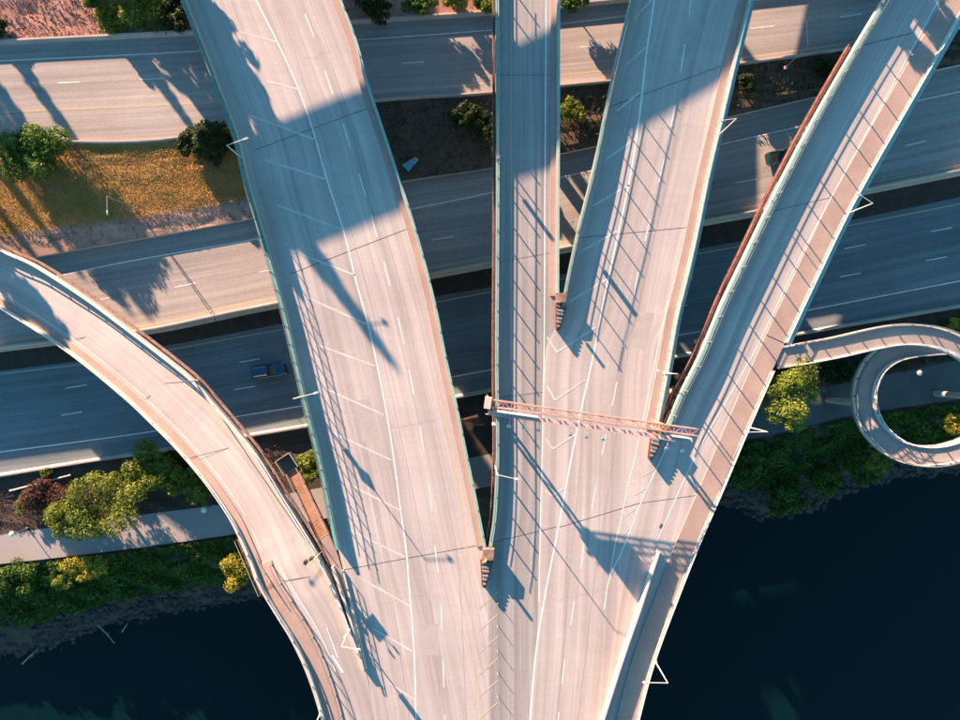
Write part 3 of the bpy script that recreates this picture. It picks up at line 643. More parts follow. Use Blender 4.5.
# ------------------------------------------------------------------ sign gantry
ga, gb = P(487, 402.5, 19.2), P(697, 432.5, 19.2); d = gb - ga; GL = float(np.linalg.norm(d[:2])); rz = math.atan2(d[1], d[0])
gr = root('sign_gantry', (ga[0], ga[1], ZD), 'orange lattice sign gantry with floodlights spanning the roadways', 'gantry', None, rz)
zt = 5.2
for y in (-.36, .36):
    for z in (zt - .45, zt + .45): q = MB(); q.tube((-.2, y, z), (GL, y, z), .075); q.local('chord', orange_m, gr)
nb = 26
for k in range(nb):
    x0 = GL * k / nb; x1 = GL * (k + 1) / nb; s = 1 if k % 2 else -1; q = MB()
    q.tube((x0, -.36 * s, zt + .45), (x1, .36 * s, zt + .45), .045, n=4); q.tube((x0, -.36, zt + .45), (x0, .36, zt + .45), .045, n=4)
    for y in (-.36, .36): q.tube((x0, y, zt - .45 * s), (x1, y, zt + .45 * s), .045, n=4)
    q.local('lattice_brace', orange_m, gr)
def gx(u): return (u - 487) / 210 * GL
for nm, us_ in (('leg', (487.5, 662)),):
    for u in us_:
        q = MB(); x = gx(u); zb = -14.5 if u < 600 else 0
        for y in (-.36, .36): q.tube((x, y, zb), (x, y, zt + .4), .14, n=8)
        for k in range(6): z0 = .2 + k * .8; s = 1 if k % 2 else -1; q.tube((x, -.36 * s, z0), (x, .36 * s, z0 + .8), .06, n=4)
        q.local('leg', orange_m, gr)
q = MB(); q.box((.1, 0, zt + .1), (.7, 1.25, 1.3)); q.local('end_frame', pink_m, gr)
# walkway and sign panels on the downstream side
q = MB(); q.box((GL * .5, -1.02, zt - .38), (GL * .98, .42, .06)); q.local('catwalk', pink_m, gr)
q = MB(); q.tube((0, -1.25, zt + .2), (GL * .98, -1.25, zt + .2), .04); q.local('catwalk_rail', pink_m, gr)
for u0, u1, z0, z1 in ((498, 538, -.5, 1.8), (672, 690, -.7, 1.0)):
    x0, x1 = gx(u0), gx(u1); q = MB(); q.box(((x0 + x1) / 2, -.70, zt + (z0 + z1) / 2), (x1 - x0, .12, z1 - z0)); q.local('sign_panel', white_m, gr)
    q = MB(); q.box(((x0 + x1) / 2, -.775, zt + (z0 + z1) / 2), (x1 - x0 - .1, .02, z1 - z0 - .1)); q.local('sign_face', signface_m, gr)
for u in (497, 512, 527, 542, 574, 590, 607, 671, 687):
    x = gx(u); q = MB(); q.tube((x, -1.0, zt - .35), (x, -2.15, zt - .55), .035, n=5); a_ = q.local('lamp_arm', pink_m, gr)
    q = MB(); q.box((x, -2.25, zt - .52), (.42, .32, .2), 0, .8); q.local('floodlight', white_m, gr)

# ------------------------------------------------------------------ lamps
def lamp(base, z, h, tip, label, m=mat('lamp_grey_paint', (.52, .52, .51), (.60, .60, .59), .5, .8, fine=.08), head=.5):
    b_ = P(*base, z); r = root('street_lamp', tuple(b_), label, 'street lamp', 'street lamps along the roads')
    q = MB(); q.tube((0, 0, -.2), (0, 0, h), .08, .05, 8); q.local('pole', m, r); q = MB(); q.box((0, 0, .12), (.4, .4, .24)); q.local('pole_base', conc_m, r)
    t_ = P(*tip, z + h) - b_; t_[2] = h + .15
    q = MB(); q.tube((0, 0, h - .03), tuple(t_), .042, .034, 6); q.local('arm', m, r)
    a = math.atan2(t_[1], t_[0]); ca, sa = math.cos(a), math.sin(a)
    q = MB(); prof = [(-.3, .05, .04), (-.12, .11, .08), (.15, .12, .08), (.32, .06, .04)]
    vs = []
    for x, w, hh in prof:
        for y, zz in ((-w, -hh), (w, -hh), (w * .7, hh), (-w * .7, hh)): vs.append((t_[0] + x * ca - y * sa, t_[1] + x * sa + y * ca, t_[2] + zz))
    fs = [(3, 2, 1, 0), (12, 13, 14, 15)] + [(4 * i + j, 4 * i + (j + 1) % 4, 4 * i + 4 + (j + 1) % 4, 4 * i + 4 + j) for i in range(3) for j in range(4)]
    q.add(vs, fs); hd = q.local('lamp_head', m, r)
    q = MB(); q.box((t_[0], t_[1], t_[2] - .12), (.3, .2, .04), a); q.local('lamp_lens', lampglass_m, hd)
    return r
lamp((244, 160), ZD, 5.8, (246, 139), 'white street lamp on the left roadway edge beside the dark conifer')
lamp((846, 214), ZD, 5.8, (859, 195), 'white street lamp on the footway edge of the diagonal ramp over the freeway')
lamp((655, 661), ZD, 5.8, (645, 682), 'white street lamp leaning out over the dark river at the bottom')
lamp((719, 135), ZD, 5.8, (721, 121), 'white street lamp on the right edge of the wide right roadway near the top')
lamp((748, 427), ZD, 5.8, (747, 432), 'white street lamp on the diagonal ramp beside the yellow-green tree')
lp6 = lamp((306, 396), ZD, 5.8, (316, 393), 'white street lamp with a diamond sign on the left roadway fence')
lamp((496, 467), ZD, 5.8, (517, 479), 'white street lamp on the straight ramp just below the gantry')
lamp((664, 373), ZD, 5.8, (658, 371), 'white street lamp just above the gantry on the right roadway')
lp9 = lamp((351, 627), ZD, 5.8, (358, 649), 'white street lamp with a small sign at the tip of the curved ramp')
lamp((321, 712), ZD, 5.8, (333, 748), 'white street lamp at the bottom left above the river')
lamp((197, 381), 11.3, 9.0, (149, 397), 'long-armed grey street lamp reaching over the curved ramp', steel_m)
lamp((785, 68), Z1, 6.6, (806, 23), 'grey street lamp standing beside the topmost road', steel_m)
lamp((136, 209), Z2 + .9, 7.4, (108, 213), 'grey street lamp standing on the dry grass verge', steel_m)
def panel(parent, name, h, w, t_h, ang, m, diamond=False):
    q = MB(); ca, sa = math.cos(ang), math.sin(ang)
    pts = [(0, -t_h), (w, 0), (0, t_h), (-w, 0)] if diamond else [(-w, -t_h), (w, -t_h), (w, t_h), (-w, t_h)]
    vs = [(x * ca - .1 * sa * 0 + dy * -sa, x * sa + dy * ca, h + z) for dy in (.09, .13) for x, z in pts]
    q.add(vs, [(0, 1, 2, 3), (7, 6, 5, 4)] + [(i, 4 + i, 4 + (i + 1) % 4, (i + 1) % 4) for i in range(4)]); return q.local(name, m, parent)
panel(lp6, 'warning_sign', 2.9, .55, .55, .6, yelsign_m, True); panel(lp6, 'small_sign', 2.2, .25, .3, .6, sign_m)
panel(lp9, 'small_sign', 2.9, .28, .5, .6, sign_m)
def globe(base, label, h=3.3):
    b_ = P(*base, 0); r = root('path_lamp', tuple(b_), label, 'path lamp', 'globe lamps along the riverside path')
    q = MB(); q.tube((0, 0, -.1), (0, 0, h), .07, .05, 8); q.local('pole', rail_m, r)
    q = MB(); q.lathe([(.02, 0), (.32, .05), (.37, .1), (.31, .16), (.1, .22), (.02, .24)], 14, (0, 0, h)); q.local('lamp_shade', white_m, r, smooth=True)
    q = MB(); q.lathe([(.05, -.2), (.12, -.1), (.12, .03)], 10, (0, 0, h)); q.local('lamp_glass', lampglass_m, r); q = MB(); q.lathe([(.16, 0), (.16, .3), (.08, .4)], 10); q.local('pole_base', rail_m, r)
globe((904.5, 372.5), 'white disc lamp on the dark plaza inside the spiral walkway')
globe((28, 528), 'white disc lamp by the path at the far left edge'); globe((213.5, 505), 'white disc lamp by the path under the curved ramp')

# road signs on posts
def road_sign(base, z, h, w, t_h, ang, label, m=sign_m, two=False):
    r = root('road_sign', tuple(P(*base, z)), label, 'road sign', 'road signs on the roadway edges')
    q = MB(); q.tube((0, 0, 0), (0, 0, h + t_h), .05, .05, 6); q.local('post', steel_m, r); panel(r, 'sign_panel', h, w, t_h, ang, m)
    if two:
        for dx in (-.35, .35): q = MB(); q.box((dx * math.cos(ang), dx * math.sin(ang), h + t_h + .45), (.16, .16, .3)); q.local('beacon', yelsign_m, r); q = MB(); q.tube((0, 0, h + t_h - .05), (dx * math.cos(ang), dx * math.sin(ang), h + t_h + .35), .03); q.local('beacon_arm', steel_m, r)
    return r
road_sign((498.3, 165), ZD, 2.05, .22, .8, .6, 'tall narrow sign on the left parapet of the straight ramp')
road_sign((571, 226), ZD, 2.4, .26, .8, .62, 'tall narrow sign on the left parapet of the wide right roadway')
road_sign((321, 552), ZD, 2.7, .7, .38, .75, 'rectangular sign with two beacons where the curved ramp joins', sign_m, True)
for (u, v), l in (((559, 303), 'striped marker at the nose of the straight ramp'), ((486, 560), 'striped marker at the nose below the hatched roadway'), ((657, 434), 'striped marker at the nose under the gantry')):
    road_sign((u, v), ZD + 1.3, .55, .17, .42, .62, l, yelsign_m)
for k, v_ in enumerate((602, 625, 649, 672, 695)):
    r = root('delineator_post', tuple(P(497.5, v_, ZD)), ['thin delineator post nearest the crash cushion by the yellow hatching', 'second thin delineator post below the crash cushion', 'third thin delineator post below the crash cushion', 'fourth thin delineator post below the crash cushion', 'lowest thin delineator post beside the yellow hatching'][k], 'delineator', 'delineator posts beside the yellow hatching')
    q = MB(); q.lathe([(.035, 0), (.035, .7), (.02, .78)], 8); q.local('post', yellow_m, r); q = MB(); q.box((0, 0, .02), (.14, .14, .04)); q.local('base_plate', black_m, r)
# two-headed signal by the curved ramp
sg = root('traffic_signal', tuple(P(317, 553, ZD)), 'small dark two-headed signal on the curved ramp edge', 'signal')
q = MB(); q.tube((0, 0, 0), (0, 0, 2.6), .06, .06, 6); q.local('post', rail_m, sg)
for x, y in ((-.1, -.05), (-.75, -.4)):
    q = MB(); q.box((x, y, 2.3), (.34, .34, .9)); hd = q.local('signal_head', black_m, sg); q = MB(); q.tube((x + .0, y - .17, 2.5), (x, y - .32, 2.5), .1, .1, 8); q.local('visor', black_m, hd)
q = MB(); q.tube((0, 0, 2.4), (-.75, -.4, 2.4), .04); q.local('arm', rail_m, sg)

# ------------------------------------------------------------------ vehicles
def car(base, z, toward, label, paint, Lc=4.6, Wc=1.9, Hc=1.72, suv=True):
    b_ = P(*base, z); t_ = P(*toward, z) - b_; rz = math.atan2(t_[1], t_[0])
    r = root('parked_car' if False else 'car', tuple(b_), label, 'car', 'cars on the freeway', rz)
    hl, hw = Lc / 2, Wc / 2; belt = Hc * .58
    xs = [-hl, -hl + .12, -hl + .45, -hl * .3, hl * .25, hl * .6, hl - .3, hl - .05, hl]
    ws = [.74, .88, .97, 1.0, 1.0, .98, .92, .80, .66]; zb = [.5, .36, .3, .28, .28, .28, .3, .38, .5]
    zt_ = [belt - .14, belt - .02, belt, belt, belt, belt - .06, belt - .14, belt - .24, belt - .34]; vs = []; m_ = 8
    for x, w, a, c in zip(xs, ws, zb, zt_):
        w *= hw
        for y, zz in ((-w * .9, a), (-w, a + .18), (-w, c - .16), (-w * .86, c), (w * .86, c), (w, c - .16), (w, a + .18), (w * .9, a)): vs.append((x, y, zz))
    fs = [(i * m_ + j, i * m_ + (j + 1) % m_, (i + 1) * m_ + (j + 1) % m_, (i + 1) * m_ + j) for i in range(len(xs) - 1) for j in range(m_)]
    fs = [tuple(reversed(f)) for f in fs] + [tuple(range(m_)), tuple(range(len(xs) * m_ - 1, (len(xs) - 1) * m_ - 1, -1))]
    body = link('body', mesh('body', vs, fs, paint, smooth=True), r); bv = body.modifiers.new('bevel', 'BEVEL'); bv.width = .09; bv.segments = 3; bv.limit_method = 'ANGLE'; bv.angle_limit = math.radians(35)
    x0, x1, x2, x3 = (-hl + .12, -hl + .32, hl * .05, hl * .42) if suv else (-hl * .75, -hl * .38, hl * .05, hl * .42)
    wb, wt = hw * .86, hw * .70; zr = Hc - .05
    q = MB(); q.add([(x0, -wb, belt - .03), (x3, -wb, belt - .05), (x3, wb, belt - .05), (x0, wb, belt - .03), (x1, -wt, zr), (x2, -wt, zr), (x2, wt, zr), (x1, wt, zr)], [(4, 5, 6, 7), (0, 1, 5, 4), (1, 2, 6, 5), (2, 3, 7, 6), (3, 0, 4, 7)]); q.local('glasshouse', glass_m, r)
    q = MB(); q.add([(x1 - .05, -wt - .03, zr - .02), (x2 + .03, -wt - .03, zr - .02), (x2 + .03, wt + .03, zr - .02), (x1 - .05, wt + .03, zr - .02), (x1 + .1, -wt + .12, zr + .05), (x2 - .12, -wt + .12, zr + .05), (x2 - .12, wt - .12, zr + .05), (x1 + .1, wt - .12, zr + .05)], [(4, 5, 6, 7), (0, 1, 5, 4), (1, 2, 6, 5), (2, 3, 7, 6), (3, 0, 4, 7), (3, 2, 1, 0)]); rf = q.local('roof', paint, r); bv = rf.modifiers.new('bevel', 'BEVEL'); bv.width = .05; bv.segments = 2
    for s in (-1, 1):
        q = MB(); q.tube((x1 + .15, s * (wt - .1), zr + .09), (x2 - .15, s * (wt - .1), zr + .09), .03); q.local('roof_rail', steel_m, rf)
        for xa, xb in ((x0, x1), (x2, x3)):
            za, zc = (belt, zr) if xa == x0 else (zr, belt); ya, yc = (wb, wt) if xa == x0 else (wt, wb); q = MB(); q.tube((xa, s * ya, za), (xb, s * yc, zc), .06, n=5); q.local('pillar', paint, r)
        q = MB(); q.box((x3 - .18, s * (hw + .08), belt + .06), (.14, .2, .14)); q.local('mirror', paint, r)
        q = MB(); q.box((hl - .16, s * hw * .64, belt - .33), (.22, .34, .14)); q.local('headlight', lampglass_m, r)
        q = MB(); q.box((-hl + .07, s * hw * .74, belt - .2), (.1, .2, .3)); q.local('tail_light', redlens_m, r)
        for x in (-hl * .6, hl * .62):
            q = MB(); q.tube((x, s * (hw - .24), .34), (x, s * (hw + .005), .34), .34, .34, 16); ty = q.local('wheel', black_m, r); q = MB(); q.tube((x, s * (hw - .02), .34), (x, s * (hw + .02), .34), .2, .2, 12); q.local('rim', steel_m, ty)
    q = MB(); q.box((-hl + .02, 0, .5), (.12, Wc * .7, .2)); q.local('rear_bumper', black_m, r); q = MB(); q.box((hl - .03, 0, .46), (.14, Wc * .6, .18)); q.local('front_bumper', black_m, r)
    return r
car((270, 370.5), Z3, (300, 366), 'blue estate car on the lower freeway carriageway beside the hatched roadway', carblue_m)
car((781, 157.5), Z2, (811, 151), 'dark teal car on the freeway half under the diagonal ramp', cargreen_m, 4.4, 1.85, 1.55, False)

# ------------------------------------------------------------------ vegetation
def leafcloud(centres, radii, n, size, flat=.0, drop=.25, seed=0, lo=.55):
    """leaf-sized quads spread through overlapping lobes; returns verts, faces"""
    g_ = np.random.default_rng(seed); centres = np.array(centres, float); radii = np.array(radii, float)
    wgt = (radii[:, 0] * radii[:, 1]) ** 1.0; idx = g_.choice(len(centres), n, p=wgt / wgt.sum())
    d = g_.normal(size=(n, 3)); d /= np.linalg.norm(d, axis=1)[:, None]; d[:, 2] = np.abs(d[:, 2]) * np.where(g_.random(n) < drop, -1, 1)
    rr = lo + (1 - lo) * g_.random(n) ** .6; rr *= 1 + g_.normal(0, .07, n)
    c = centres[idx] + d * radii[idx] * rr[:, None]
    nn = d + g_.normal(0, .55, (n, 3)); nn /= np.linalg.norm(nn, axis=1)[:, None]
    a = np.cross(nn, g_.normal(size=(n, 3))); a /= np.linalg.norm(a, axis=1)[:, None]; b_ = np.cross(nn, a)
    s = size * (.55 + .9 * g_.random(n))[:, None]
    v = np.stack([c - a * s, c - b_ * s * .5, c + a * s, c + b_ * s * .5], 1).reshape(-1, 3)
    return v, np.arange(4 * n).reshape(-1, 4)
def lobes(R, h, n, seed, zc, elong=(1, 1), jitter=.6, lr=(.34, .55)):
    g_ = np.random.default_rng(seed); C = [(0, 0, zc)]; Rr = [(R * .5 * elong[0], R * .5 * elong[1], h * .6)]; n += 6; lr = (.18, .46)
    for k in range(n):
        a = 2 * math.pi * (k + g_.random() * .7) / n; d = R * (.25 + .62 * g_.random() ** .8); r_ = R * (lr[0] + (lr[1] - lr[0]) * g_.random())
        C.append((d * math.cos(a) * elong[0], d * math.sin(a) * elong[1], zc + h * (g_.random() - .45) * .8)); Rr.append((r_, r_, r_ * .85))
    return C, Rr
SEED = [100]
def tree(u, v, z, height, R, m, label, name='tree', nleaf=2600, size=.26, elong=(1, 1), group=None, cat='tree', crown=.62, rz=0.0, nl=9, world_xy=None):
    """u, v: where the middle of the crown shows; z: ground height under it"""
    SEED[0] += 1; zc = height * (1 - crown * .5)
    p = P(u, v, z + zc) if world_xy is None else np.array((*world_xy, 0)); r = root(name, (p[0], p[1], z), label, cat, group, rz)
    g_ = np.random.default_rng(SEED[0]); q = MB(); tr = max(.06, R * .065)
    top = zc + height * crown * .15; q.tube((0, 0, -.3), (R * .04, R * .03, top * .55), tr, tr * .75, 8); q.tube((R * .04, R * .03, top * .55), (0, 0, top), tr * .75, tr * .4, 8)
    for k in range(6):
        a = k * 1.05 + g_.random(); z0 = top * (.4 + .5 * g_.random()); q.tube((0, 0, z0), (R * .6 * math.cos(a), R * .6 * math.sin(a), min(height * .93, z0 + R * .5)), tr * .4, tr * .12, 5)
    q.local('trunk', bark_m, r)
    C, Rr = lobes(R, height * crown * .5, nl, SEED[0], zc, elong); vs, fs = leafcloud(C, Rr, int(nleaf * 1.7), size * .74, seed=SEED[0]); vs[:, 2] = np.maximum(vs[:, 2], .05)
    link('crown', mesh('crown', vs, fs, m), r); return r
def conifer(u, v, z, height, R, m, label, nleaf=2600, size=.3, group=None, world_xy=None, base=.12, pw=.8):
    SEED[0] += 1; g_ = np.random.default_rng(SEED[0]); p = P(u, v, z) if world_xy is None else np.array((*world_xy, 0))
    r = root('conifer_tree', (p[0], p[1], z), label, 'tree', group); q = MB(); q.tube((0, 0, -.3), (0, 0, height * .96), R * .1, .03, 8); q.local('trunk', bark_m, r)
    f = g_.random(nleaf) ** 1.35; hh = height * (base + (1 - base) * f); layer = .8 + .25 * np.sin(f * 60); rad = R * (1 - f) ** pw * layer * (.45 + .6 * g_.random(nleaf) ** .5) + .05
    a = g_.random(nleaf) * 2 * math.pi; rad *= 1 + .2 * np.sin(a * 5 + f * 17)
    c = np.stack([rad * np.cos(a), rad * np.sin(a), hh - rad * .25], 1)
    ax = np.stack([np.cos(a), np.sin(a), -.35 + .3 * g_.normal(size=nleaf)], 1); ax /= np.linalg.norm(ax, axis=1)[:, None]
    side = np.cross(ax, g_.normal(0, .4, (nleaf, 3)) + (0, 0, 1)); side /= np.linalg.norm(side, axis=1)[:, None]; s = size * (.6 + .8 * g_.random(nleaf))[:, None]
    vs = np.stack([c - ax * s, c - side * s * .45, c + ax * s, c + side * s * .45], 1).reshape(-1, 3)
    link('crown', mesh('crown', vs, np.arange(4 * nleaf).reshape(-1, 4), m), r); return r
ZV = 4.6
tree(34, 152, ZV, 3.5, 4.1, leaf_green, 'round bright green tree on the verge at the left edge', nleaf=5000, size=.24, group='verge trees')
conifer(214, 143, ZV, 5.2, 2.6, leaf_dark, 'dark conifer on the verge touching the left roadway', nleaf=5200, size=.3, group='verge trees')
tree(187, 141, ZV, 2.3, 1.7, leaf_dark, 'small dark rounded shrub left of the conifer', 'shrub', 1800, .2, group='verge trees', cat='shrub')
tree(465, 116, ZV, 2.8, 1.9, leaf_dark, 'dark round shrub with a sunlit tip left of the straight ramp', 'shrub', 2200, .22, cat='shrub', group='verge trees')
tree(488, 126, ZV, 2.4, 2.1, leaf_dark, 'dim low shrub tucked against the straight ramp', 'shrub', 1800, .22, cat='shrub', group='verge trees')
tree(572, 108, ZV, 1.4, 1.8, leaf_yel, 'low yellow-green shrub between the straight ramp and the right roadway', 'shrub', 1500, .2, cat='shrub', group='verge trees')
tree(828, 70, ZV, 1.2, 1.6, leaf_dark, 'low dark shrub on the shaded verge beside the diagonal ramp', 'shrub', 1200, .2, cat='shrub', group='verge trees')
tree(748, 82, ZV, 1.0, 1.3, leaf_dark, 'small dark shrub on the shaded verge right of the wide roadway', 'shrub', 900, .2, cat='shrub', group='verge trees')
tree(787, 396, ZP, 16.6, 3.7, leaf_yel, 'yellow-green leafy tree beside the diagonal ramp and footpath', nleaf=5200, size=.2, elong=(.85, 1.25), nl=12, crown=.36)
tree(102, 503, Z3, 4.0, 4.4, leaf_yel, 'largest yellow-green shrub between the freeway and the path', 'shrub', 4600, .22, (1.15, .85), 'planting bed shrubs', 'shrub')
tree(70, 519, Z3, 3.3, 3.1, leaf_yel, 'yellow-green shrub leaning over the path at the left', 'shrub', 2800, .22, (1.2, .8), 'planting bed shrubs', 'shrub')
tree(148, 470, Z3, 4.6, 3.4, leaf_yel, 'rounded yellow-green shrub close to the freeway barrier', 'shrub', 3400, .22, (1, 1), 'planting bed shrubs', 'shrub')
tree(184, 479, Z3, 4.2, 2.3, leaf_yel, 'yellow-green shrub between the rounded shrub and the curved ramp', 'shrub', 2000, .22, (1.1, .9), 'planting bed shrubs', 'shrub')
tree(200, 493, Z3, 4.6, 1.8, leaf_yel, 'small yellow-green shrub overhanging the path by the curved ramp', 'shrub', 1500, .2, (1, 1), 'planting bed shrubs', 'shrub')
tree(175, 463, Z3, 2.6, 1.6, leaf_dark, 'dark shrub against the freeway barrier under the curved ramp', 'shrub', 1500, .22, (1.2, .9), 'planting bed shrubs', 'shrub')
tree(46, 497, Z3, 2.2, 3.0, leaf_brown, 'maroon-brown leafless looking shrub at the left of the planting bed', 'shrub', 3200, .2, (1.25, .75), 'planting bed shrubs', 'shrub')
tree(22, 505, Z3, 1.6, 1.2, leaf_yel, 'small yellow-green shrub left of the maroon shrub', 'shrub', 900, .18, (.8, 1.2), 'planting bed shrubs', 'shrub')
tree(118, 480, Z3, 1.9, 1.3, leaf_yel, 'small yellow-green shrub above the largest shrub', 'shrub', 1000, .18, (1.1, .9), 'planting bed shrubs', 'shrub')
tree(46, 473, Z3, 1.0, .8, leaf_yel, 'tiny green shrub right behind the freeway barrier', 'shrub', 500, .16, (1, 1), 'planting bed shrubs', 'shrub')
tree(309, 463, Z3, 12.6, 1.75, leaf_yel, 'yellow-green tree beside the rusty stairs', nleaf=3400, size=.18, elong=(.85, 1.15), crown=.36)
tree(236, 571, -1.6, 3.6, 2.5, leaf_gold, 'golden shrub on the bank beside the curved ramp', 'shrub', 2000, .2, (.8, 1.2), 'bank shrubs', 'shrub')
tree(88, 568, -.6, 1.8, 2.5, leaf_gold, 'golden sunlit shrub at the path edge above the bank', 'shrub', 1700, .2, (1.5, .7), 'bank shrubs', 'shrub')
tree(64, 582, -1.4, 1.6, 1.4, leaf_yel, 'yellow-green shrub below the golden one on the bank', 'shrub', 1100, .2, (1, 1), 'bank shrubs', 'shrub')
tree(181, 567, -1.2, 1.2, .8, leaf_yel, 'small lone yellow-green shrub on the dark bank', 'shrub', 500, .16, (1, 1), 'bank shrubs', 'shrub')
tree(12, 578, -1.0, 2.6, 3.0, leaf_bank, 'big dark green shrub on the bank at the left edge', 'shrub', 2800, .25, (1.1, .9), 'bank shrubs', 'shrub')
tree(876, 463, -1.2, 9.0, 1.4, leaf_yel, 'golden shrub under the outside of the spiral walkway', 'shrub', 1300, .2, (1, 1), 'bank shrubs', 'shrub')
tree(955, 424, -.6, 2.2, 1.5, leaf_gold, 'golden shrub inside the spiral walkway at the right edge', 'shrub', 1200, .2, (.9, 1.1), 'bank shrubs', 'shrub')
tree(958, 327, Z3, 2.6, 1.4, leaf_gold, 'golden shrub behind the spiral walkway at the right edge', 'shrub', 1200, .2, (1, 1), 'planting bed shrubs', 'shrub')
tree(748, 470, -1.8, 3.0, 2.2, leaf_green, 'pale green willow-like shrub on the bank beside the diagonal ramp', 'shrub', 1900, .24, (.8, 1.2), 'bank shrubs', 'shrub')
tree(785, 500, -4.6, 3.2, 3.0, leaf_bank, 'dark shrub leaning out over the water right of the bridge', 'shrub', 2600, .25, (1.1, .9), 'bank shrubs', 'shrub')
tree(866, 470, -2.6, 3.0, 2.4, leaf_bank, 'dark green shrub below the spiral walkway', 'shrub', 2200, .25, (1.1, .9), 'bank shrubs', 'shrub')
tree(825, 480, -3.4, 2.6, 2.2, leaf_bank, 'dark green shrub between the leaning shrub and the spiral walkway', 'shrub', 1900, .25, (1, 1), 'bank shrubs', 'shrub')
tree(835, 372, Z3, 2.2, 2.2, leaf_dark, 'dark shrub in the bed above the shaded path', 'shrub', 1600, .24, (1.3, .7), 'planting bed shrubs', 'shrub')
# hillside at the top
tree(150, 8, 5.6, .7, 2.6, leaf_yel, 'sunlit yellow-green shrub above the topmost road', 'shrub', 2400, .2, (1.2, .8), 'hillside shrubs', 'shrub')
tree(118, 18, 5.4, .5, 2.4, leaf_yel, 'low sunlit yellow-green shrub beside the bare pink ground', 'shrub', 2000, .2, (1.3, .7), 'hillside shrubs', 'shrub')
tree(175, 10, 5.6, 1.0, 2.3, leaf_dark, 'dark green shrub against the left roadway at the top', 'shrub', 2400, .22, (.9, 1.1), 'hillside shrubs', 'shrub')
tree(0, 28, 5.5, .7, 1.2, leaf_dark, 'small dark shrub in the top left corner', 'shrub', 900, .2, (.8, 1.2), 'hillside shrubs', 'shrub')
tree(92, -2, 5.9, 2.0, 1.2, leaf_green, 'green tree at the top edge of the pink ground', 'tree', 1400, .2, (1, 1), 'hillside shrubs', 'tree')
for u, v, R, m, l in ((375, 6, 2.2, leaf_dark, 'dark shrub above the topmost road right of the hatched roadway'), (420, 2, 2.0, leaf_bank, 'dim green shrub above the topmost road'), (455, -2, 1.6, leaf_gold, 'sunlit golden shrub above the topmost road'), (487, 3, 1.5, leaf_yel, 'yellow-green shrub left of the straight ramp at the top edge'), (572, 0, 1.6, leaf_green, 'green shrub right of the straight ramp at the top edge')):
    tree(u, v, 5.6, 2.2, R, m, l, 'shrub', 1500, .22, (1.2, .9), 'hillside shrubs', 'shrub')

# ground cover that nobody could count
def cover(name, fu, n, size, m, label, z_of, hmax):
    g_ = np.random.default_rng(len(name)); pts = fu(g_, n); n = len(pts); c = np.array([P(u, v, z) for u, v, z in pts])
    bumps = (np.sin(c[:, 0] * 1.1 + 2 * np.sin(c[:, 1] * .8)) + np.sin(c[:, 1] * 1.7 + c[:, 0] * .6)) * .25 + .5
    c[:, 2] += .05 + hmax * np.clip(bumps, 0, 1) * g_.random(n) ** .5
    nn = g_.normal(0, .6, (n, 3)) + (0, 0, .8); nn /= np.linalg.norm(nn, axis=1)[:, None]; a = np.cross(nn, g_.normal(size=(n, 3))); a /= np.linalg.norm(a, axis=1)[:, None]; b_ = np.cross(nn, a)
    s = size * (.5 + g_.random(n))[:, None]; vs = np.stack([c - a * s, c - b_ * s * .5, c + a * s, c + b_ * s * .5], 1).reshape(-1, 3)
    return tag(W(name, vs, np.arange(4 * n).reshape(-1, 4), m), label, 'shrubs', None, 'stuff')
F8, F9, F2, F3, F6, F7, F1 = gfun(c8), gfun(c9), gfun(c2), gfun(c3), gfun(c6), gfun(c7), gfun(c1)
def bankpts(u0, u1, lo, hi):
    def f(g_, n):
        u = u0 + (u1 - u0) * g_.random(n); t = lo + (hi - lo) * g_.random(n); out = []
        for a, b_ in zip(u, t): out.append((a, F8(a) * (1 - b_) + F9(a) * b_, -.15 * (1 - b_) - 6 * b_))
        return out
    return f
cover('bank_shrubbery', bankpts(-60, 262, .03, .70), 19000, .26, leaf_bank, 'dense dark green shrubbery on the left river bank', None, 1.5)
cover('bank_undergrowth', bankpts(715, 1010, .05, .72), 15000, .26, leaf_bank, 'dense dark green shrubbery on the right river bank', None, 1.5)
cover('bed_undergrowth', lambda g_, n: [(a, F6(a) * (1 - t) + F7(a) * t, 0) for a, t in zip(-40 + 320 * g_.random(n), .2 + .75 * g_.random(n))], 5000, .11, leaf_brown, 'sparse brownish undergrowth in the planting bed', None, .5)
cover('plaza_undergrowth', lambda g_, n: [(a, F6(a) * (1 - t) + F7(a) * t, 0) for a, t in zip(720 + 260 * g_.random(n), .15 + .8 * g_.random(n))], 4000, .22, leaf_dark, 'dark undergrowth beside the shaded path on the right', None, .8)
def verge(u0, u1, lo, hi):
    return lambda g_, n: [(a, F2(a) * (1 - t) + F3(a) * t, 5.05 * (1 - t) + 4.35 * t) for a, t in zip(u0 + (u1 - u0) * g_.random(n), lo + (hi - lo) * g_.random(n))]
cover('dry_grass', verge(-60, 260, .05, .78), 34000, .075, grass_m, 'dry golden grass covering the verge at the left', None, .22)
cover('shaded_grass', verge(370, 1000, .05, .8), 3500, .16, leaf_dark, 'weeds coloured dark for the shade on the verge', None, .3)  # dark leaf colour chosen to deepen the shade here
cover('hillside_weeds', lambda g_, n: [(a, -70 + (F1(a) + 68) * t, 6.2 - .85 * t) for a, t in zip(100 + 90 * g_.random(n), g_.random(n))], 6000, .18, leaf_yel, 'sunlit weeds above the topmost road', None, .5)
cover('hillside_litter', lambda g_, n: [(a, -70 + (F1(a) + 66) * t, 6.2 - .85 * t) for a, t in zip(-60 + 170 * g_.random(n), g_.random(n))], 2600, .14, leaf_brown, 'dry reddish plant litter on the pink hillside', None, .2)

